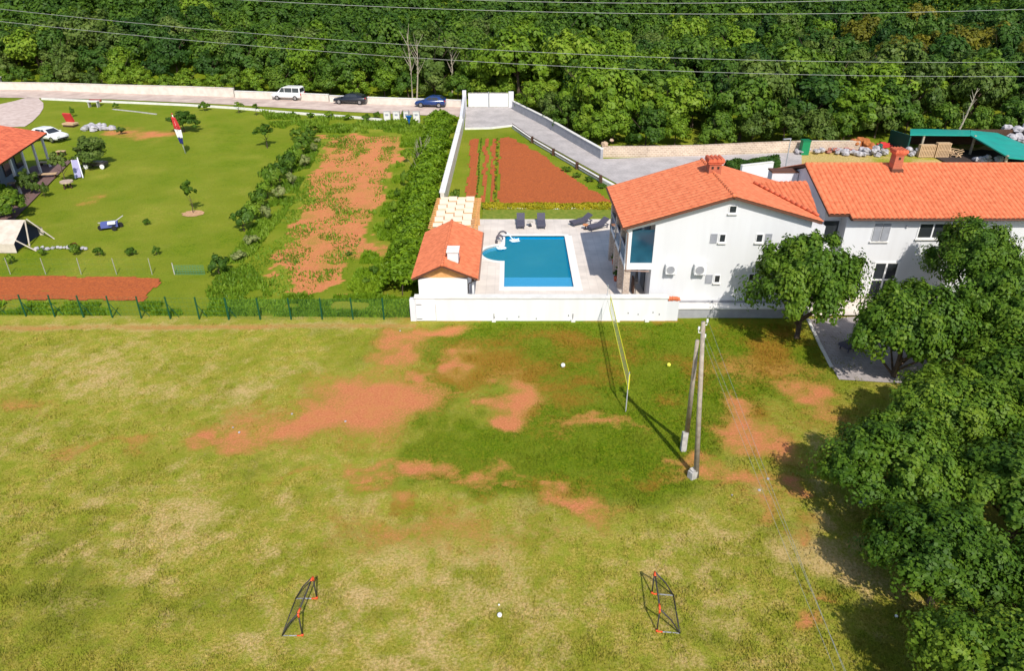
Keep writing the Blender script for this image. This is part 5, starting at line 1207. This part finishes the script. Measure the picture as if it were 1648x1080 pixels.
# limp flag: red above, white middle, blue foot
def limp(nm, t0_, t1_, m, par, w0=.55):
    V = []; Fq = []; n = 8; k = 9
    for i in range(n+1):
        for j in range(k):
            t = t0_+(t1_-t0_)*i/n; s = j/(k-1); wd = w0*(.75+.5*math.sin(math.pi*min(1, t*1.05)))
            p = ft+d*(.2+3.0*t)+Vector((-.05-wd*.25+wd*s*.95, -.12-.10*math.sin(s*11+t*2), -.1*s)); V.append(p)
    for i in range(n):
        for j in range(k-1): a = i*k+j; Fq.append((a, a+1, a+k+1, a+k))
    o = new_obj(nm, V, Fq, m, par, True); o.modifiers.new('t', 'SOLIDIFY').thickness = .01; return o
fl_ = limp('flag', 0, .46, redp, f); limp('white_stripe', .46, .78, whitep, fl_); limp('blue_stripe', .78, 1.0, mat('navy_cloth',(.02,.03,.16),.8), fl_, .5)
mb = MB(); 
for i in range(4):
    for j in range(4):
        if (i+j) % 2 == 0: mb.obox(ft+d*(1.15+i*.13)+Vector((-.02+j*.1,-.26,0)), .1, .02, .13)
mb.build('coat_of_arms', redp, fl_)
# ---- tent
tc_ = Gp(46,398); e = empty('ridge_tent', tc_, 'cream canvas ridge tent with a dark open front at the left edge', 'tent')
z = tc_.z; a = tc_
rx0, rx1 = a.x-7.5, a.x-.2; yf, yb_, ym = a.y-1.2, a.y+2.6, a.y+.9; hh = 2.0; wh = .75
mb = MB(); mb.add([(rx0,yf,z),(rx1,yf,z),(rx1,yf,z+wh),(rx0,yf,z+wh),(rx0,ym,z+hh),(rx1,ym,z+hh),(rx0,yb_,z+wh),(rx1,yb_,z+wh),(rx0,yb_,z),(rx1,yb_,z)], [(0,1,2,3),(3,2,5,4),(4,5,7,6),(6,7,9,8)])
o = mb.build('canvas', canvas, e); o.modifiers.new('t','SOLIDIFY').thickness = .02
navy = mat('tent_inner_shade', (.03,.035,.07), .9)
mb = MB(); mb.add([(rx1-.35,yf+.1,z),(rx1-.35,yf+.1,z+wh),(rx1-.35,ym,z+hh-.08),(rx1-.35,yb_-.1,z+wh),(rx1-.35,yb_-.1,z)], [(0,1,2,3,4)]); mb.build('shade_sheet', navy, e)  # opaque dark sheet stands for the shade inside the tent
MB().tube([(rx1,yf+.3,z+wh+.2),(rx1+1.3,yf+.4,z)], .05, 6).tube([(rx1,ym+.2,z+hh),(rx1+1.3,ym+.9,z)], .05, 6).tube([(rx1,ym,z+hh),(rx1+.1,ym-.6,z)], .06, 6).build('pole', canvas, e)
# ---- garden pieces
v = Gp(178,368); e = empty('lawn_mower', v, 'blue and white garden machine standing on the lawn', 'mower')
MB().obox(v+Vector((0,0,.4)), 1.3, .8, .35, .4).build('body', mat('violet_blue',(.10,.12,.36),.5), e); MB().obox(v+Vector((.35,-.25,.62)), .6, .45, .15, .4).build('cover', whitep, e)
for sx, sy in ((-.6,.45),(.6,-.5),(-.6,-.4),(.7,.4)): MB().tube([v+Vector((sx,sy-.06,.22)), v+Vector((sx,sy+.06,.22))], .22, 12).build('wheel', rubber, e)
MB().tube([v+Vector((.3,.2,.5)), v+Vector((.9,.8,.9))], .04, 6).tube([v+Vector((-.3,0,.5)), v+Vector((-1.1,.3,.4))], .05, 6).build('handle', concrete, e)
v = Gp(128,283); e = empty('deck_chair', v, 'tilted white deckchair with a purple cloth on the lawn', 'deckchair')
MB().tube([v+Vector((.8,-.8,.05)), v+Vector((-.6,1.5,1.5))], .06, 6).tube([v+Vector((.2,-1.1,.05)), v+Vector((-1.1,1.2,1.3))], .06, 6).build('frame', whitep, e)
MB().obox(v+Vector((-.2,.15,.72)), .62, 2.6, .05, .48, .5).build('cloth', mat('lilac_cloth',(.35,.33,.5),.8), e)
def table(px, py, lb, sx=1.0, m=None):
    v = Gp(px, py); m = m or mat('stone_top', (.55,.43,.34), .9, (.4,.3,.24), 3); e = empty('garden_table', v, lb, 'table')
    mb = MB(); mb.tube([v+Vector((0,0,.6)), v+Vector((0,0,.74))], .6*sx, 14); mb.build('table_top', m, e)
    for i in range(3): a = i*2.1; MB().tube([v+Vector((.35*math.cos(a),.35*math.sin(a),0)), v+Vector((.3*math.cos(a),.3*math.sin(a),.6))], .07, 6).build('leg', darkwood, e)
table(110,303,'round stone table on the lawn below the thin olive tree')
def bench(px, py, rz, lb, L=1.8):
    v = Gp(px, py); e = empty('garden_bench', v, lb, 'bench'); dx = Vector((math.cos(rz), math.sin(rz), 0))
    MB().obox(v+Vector((0,0,.48)), L, .5, .08, rz).build('seat', wood, e)
    for s in (-1, 1): MB().obox(v+dx*s*L*.38+Vector((0,0,.22)), .12, .4, .44, rz).build('leg', darkwood, e)
bench(78,287,.25,'pale wooden bench right of the olive grey shrub'); bench(74,268,0,'short wooden seat on the grass beside the patio',1.1); bench(20,302,.3,'pale wooden bench at the lower left of the patio',1.2); bench(100,250,0,'small wooden seat in the shade beside the patio',.9)
v = Gp(156,270); e = empty('garden_cart', v, 'dark garden cart with pale wheels under the olive green shrub', 'cart')
MB().obox(v+Vector((0,0,.5)), 2.2, .9, .3).build('tray', dark, e); MB().obox(v+Vector((0,-.1,.72)), 1.6, .5, .06).build('rim_board', concrete, e)
for s in (-1, 1): MB().tube([v+Vector((s*.85,-.55,.25)), v+Vector((s*.85,-.45,.25))], .24, 12).build('wheel', whitep, e)
v = Gp(113,203); e = empty('garden_swing_seat', v, 'red cushioned garden chair with a dark base on the upper lawn', 'chair')
MB().obox(v+Vector((.1,0,.35)), 1.6, 1.0, .2, -.2).build('seat', wood, e); MB().obox(v+Vector((-.2,.45,1.0)), 1.2, .25, 1.1, -.3, .3).build('cushion', redp, e)
MB().obox(v+Vector((.1,0,.12)), 1.5, .9, .22, -.2).build('base', darkwood, e)
v = Gp(152,172); e = empty('play_table', v, 'small white table with red seats near the road wall', 'table')
MB().obox(v+Vector((0,0,.8)), 1.5, .8, .1).build('table_top', whitep, e)
for s in (-1, 1): MB().obox(v+Vector((s*.6,0,.38)), .12, .6, .76).build('leg', concrete, e)
MB().obox(v+Vector((-.2,1.0,.7)), 1.6, .4, .3).build('seat', mat('rust_red',(.4,.08,.05),.8), e)
mb = MB(); v = Gp(162,208); rr = random.Random(8)
for i in range(24): mb.sphere((v.x+rr.uniform(-1.7,1.7), v.y+rr.uniform(-1.2,1.2), v.z+.1+.4*rr.random()), .22+.3*rr.random(), 7, 5, .7, .5, i)
tag(mb.build('rock_pile', rock), 'pile of pale grey rocks on the upper lawn', 'rocks')
mb = MB(); v = Gp(90,402)
for i in range(14): mb.sphere((v.x-1.5+i*.3, v.y+rr.uniform(-.3,.3), v.z+.12), .14+.1*rr.random(), 7, 5, .7, .5, i)
tag(mb.build('stone_edging', rock), 'loose pale stones edging the grass right of the tent', 'stones')
v = Gp(311,344); mb = MB(); ring = [(v.x+.95*math.cos(t*.35)*(1+.15*math.sin(t*3)), v.y+.8*math.sin(t*.35)) for t in range(18)]; sheet('bare_earth', ring, mat('tree_ring_earth',(.55,.33,.18),.95,(.42,.24,.12),5,.4), .045)

# ---- shed and building materials at upper right
sh = empty('open_shed', (Gp(1550,250).x, 80, 1.2), 'open fronted dark shed with a green sheet roof at the upper right', 'shed')
r0, r1, r2, r3 = Dp(1465,216,79.5), Dp(1562,217,79.5), Dp(1562,208,84.5), Dp(1465,207,84.5)
slab(r0, r1, r2, r3, .12, teal, 'roof', sh)
s0, s1, s2, s3 = Dp(1562,217,79.49), Dp(1624,253,72.), Dp(1720,262,72.), Dp(1602,212,84.)
P5 = [s0, s1, Dp(1720,262,73.), Dp(1602,212,84.4), Dp(1563,208,84.5)]
new_obj('roof', P5+[p-Vector((0,0,.12)) for p in P5], [(0,1,2,3,4),(9,8,7,6,5)]+[(i,5+i,5+(i+1)%5,(i+1)%5) for i in range(5)], teal, sh)
gs = gz(45,80)
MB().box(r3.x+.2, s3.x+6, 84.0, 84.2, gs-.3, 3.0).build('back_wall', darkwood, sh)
MB().prism([(79.6,gs-.3),(84,gs-.3),(84,3.0),(79.6,r0.z-.15)], 'x', r0.x+.1, r0.x+.25).build('side_wall', mat('dark_green_board',(.01,.06,.05),.8), sh)
for q in (Dp(1480,245,79.7), Dp(1560,250,79.7), Dp(1618,262,72.4)): MB().box(q.x-.1, q.x+.1, q.y-.1, q.y+.1, gs-.4, 3.0 if q.y < 75 else r0.z-.14).build('post', palebark, sh)
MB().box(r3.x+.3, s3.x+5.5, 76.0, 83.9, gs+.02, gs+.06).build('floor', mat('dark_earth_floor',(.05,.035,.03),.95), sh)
def pallet(px, py, w_, h_, lb, Y, lean=.12):
    p = Dp(px, py, Y); e = empty('pallet_stack', (p.x, Y, gs), lb, 'pallets', 'pallets in front of the shed'); n = int(w_/.16)
    mb = MB()
    for i in range(n): mb.box(p.x-w_/2+i*w_/n, p.x-w_/2+(i+.62)*w_/n, Y, Y+.03, gs, gs+h_)
    mb.build('slats', wood, e); mb = MB()
    for z in (.05, h_/2, h_-.15): mb.box(p.x-w_/2, p.x+w_/2, Y+.033, Y+.12, gs+z, gs+z+.12)
    mb.box(p.x-w_/2+.02, p.x+w_/2-.02, Y+.125, Y+.6, gs, gs+h_-.03); mb.build('bearers', orangewood if 0 else wood, e)
pallet(1493,245,1.75,1.35,'lighter pallet stack of fine slats on the left in front of the shed',78.6); pallet(1518,245,1.5,1.6,'taller pale pallet with wide gaps to the right in front of the shed',78.4)
mb = MB(); rr = random.Random(12); v = Gp(1534,252)
for i in range(16): a = rr.uniform(0,3); p = v+Vector((rr.uniform(-.8,.8), rr.uniform(-.5,.8), .1+rr.random()*.6)); mb.obox(p, 1.2, .12, .06, a, 0, rr.uniform(-.5,.5))
tag(mb.build('plank_heap', wood), 'heap of broken pale planks right of the pallets', 'planks')
def heap(px, py, w_, d_, h_, n, r_, m, nm, lb, cat, seed, box=False):
    v = Gp(px, py); mb = MB(); rr = random.Random(seed)
    for i in range(n):
        x = rr.uniform(-1, 1); y = rr.uniform(-1, 1); zz = rr.random()*h_*(1-.6*abs(x))
        p = (v.x+x*w_/2, v.y+y*d_/2, v.z+zz+r_*.5)
        if box: mb.obox(p, r_*2.4, r_*1.6, r_*1.2, rr.uniform(-.5,.5), rr.uniform(-.2,.2))
        else: mb.sphere(p, r_*(.7+.6*rr.random()), 7, 5, .75, .45, seed+i)
    return tag(mb.build(nm, m), lb, cat)
heap(1322,247,6.0,1.0,.5,34,.24,bagm,'rubble_heap','row of pale grey rubble right of the green bin','rubble',1)
heap(1352,245,3.2,1.2,.6,22,.2,mat('red_bricks',(.45,.10,.06),.85,(.35,.2,.15),3),'brick_pile','scattered red bricks between rubble and orange earth','bricks',2,True)
heap(1380,240,3.2,1.4,1.0,16,.45,mat('orange_earth',(.45,.16,.05),.95,(.32,.10,.03),2,.6),'earth_heap','orange brown earth heap behind the bricks','earth',3)
heap(1366,249,1.6,.9,.5,8,.3,bagm,'cement_sacks','small pale stack of sacks below the orange earth heap','sacks',4)
heap(1404,250,3.4,1.2,.8,20,.33,bagm,'white_sacks','large heap of shiny white sacks left of the brick chimney','sacks',5)
heap(1406,240,2.6,1.0,.5,8,.3,mat('dark_teal_tarp',(.02,.10,.08),.7),'tarpaulin','dark green tarpaulin behind the white sacks','tarpaulin',6)
heap(1461,250,3.2,1.2,.8,14,.32,bagm,'covered_bricks','grey wrapped heap between the chimney and the shed','sacks',7)
heap(1424,238,1.6,.7,.7,8,.26,redp,'red_crates','dark red crates stacked behind the brick chimney','crates',9,True)
heap(1655,232,6.5,4.,2.2,34,.6,rock,'spoil_heap','grey spoil heap at the right edge behind the green roof','rubble',10)
heap(1590,262,3.0,1.2,.5,24,.35,rock,'scrap_pile','low grey scrap pile under the green roof','scrap',11)
v = Gp(1293,248); e = empty('green_bin', v, 'green plastic wheelie bin at the end of the stone wall', 'bin')
MB().obox(v+Vector((0,0,.75)), .85, .8, 1.5).build('body', mat('bin_green',(.01,.22,.09),.5), e); MB().obox(v+Vector((0,0,1.56)), .95, .9, .1).build('lid', mat('bin_lid',(.01,.16,.07),.5), e)
# ---- bare trees
def bare_tree(px, py, h_, lb, seed, lean=0, spread=1.):
    v = Gp(px, py) if py > 140 else Dp(px, 145, 112); v.z = gz(v.x, v.y); e = empty('bare_tree', v, lb, 'tree'); r = random.Random(seed)
    top = v+Vector((lean, 0, h_)); MB().tube([v, v+(top-v)*.5+Vector((.15,0,0)), top], .13, 7, .03).build('trunk', palebark, e)
    mb = MB()
    for i in range(9):
        t = .4+.06*i; b = v+(top-v)*t; a = r.uniform(0, 6.28); L = r.uniform(1, 2.4)*spread; mb.tube([b, b+Vector((math.cos(a)*L*.6, math.sin(a)*L*.4, L))], .05, 5, .012)
    mb.build('branches', palebark, e)
bare_tree(664,161,9.0,'bare pale trunk standing before the woods, left of the pair',1,-.2); bare_tree(671,161,8.2,'bare pale trunk standing before the woods, right of the pair',2,.5); bare_tree(728,150,6.5,'thin grey bare tree in front of the woods above the gate',3,0)
bare_tree(1535,226,6.0,'thin bare leaning stem rising behind the green shed roof',5,1.0,.5)
v = Gp(676,262); e = empty('dry_shrub', v, 'leafless grey brown shrub beside the top of the long hedge', 'shrub'); mb = MB(); rr = random.Random(4)
for i in range(40): a = rr.uniform(0,6.28); mb.tube([v+Vector((rr.uniform(-.5,.5),rr.uniform(-4,4),0)), v+Vector((math.cos(a)*.8, rr.uniform(-4.5,4.5), rr.uniform(1.,2.2)))], .03, 4, .012)
mb.build('branches', palebark, e)
bushes = [(1460,205,24,34,'red','shrub','rust red bush behind the left end of the green shed')]
for b_ in bushes: bush(*b_)
# ---- paved yard on the right
yard = sheet('paved_yard', [tuple(Gp(*p))[:2] for p in ((1300,515),(1470,505),(1560,520),(1480,620),(1350,612),(1336,588))], brickmat('yard_pavers',(.44,.39,.38),(.38,.33,.32),(.28,.25,.24),1,.4,.3,.015), .05)
polywall('yard_edging', [(1300,515),(1318,553),(1338,592)], .18, .1, cap, 'pale edging strip between the field and the paved yard', None, 'kerb')
sheet('forecourt', [(19.0,42.0),(42,42.4),(42,44.9),(19.0,44.9)], terrm, .2)
v = Gp(1375,560); e = copy_tree(proto); e.location = (v.x, v.y, .06); e.rotation_euler.z = R_(-62); e.scale = (1.1,1.1,1.); e['label'] = 'dark sun lounger left in the shade on the paved yard'; e['category'] = 'sun lounger'
v = Gp(1470,566); mb = MB(); 
sheet('bare_patch', [tuple(Gp(*p))[:2] for p in ((1560,480),(1600,482),(1612,500),(1580,512),(1555,500))], gravel, .06)
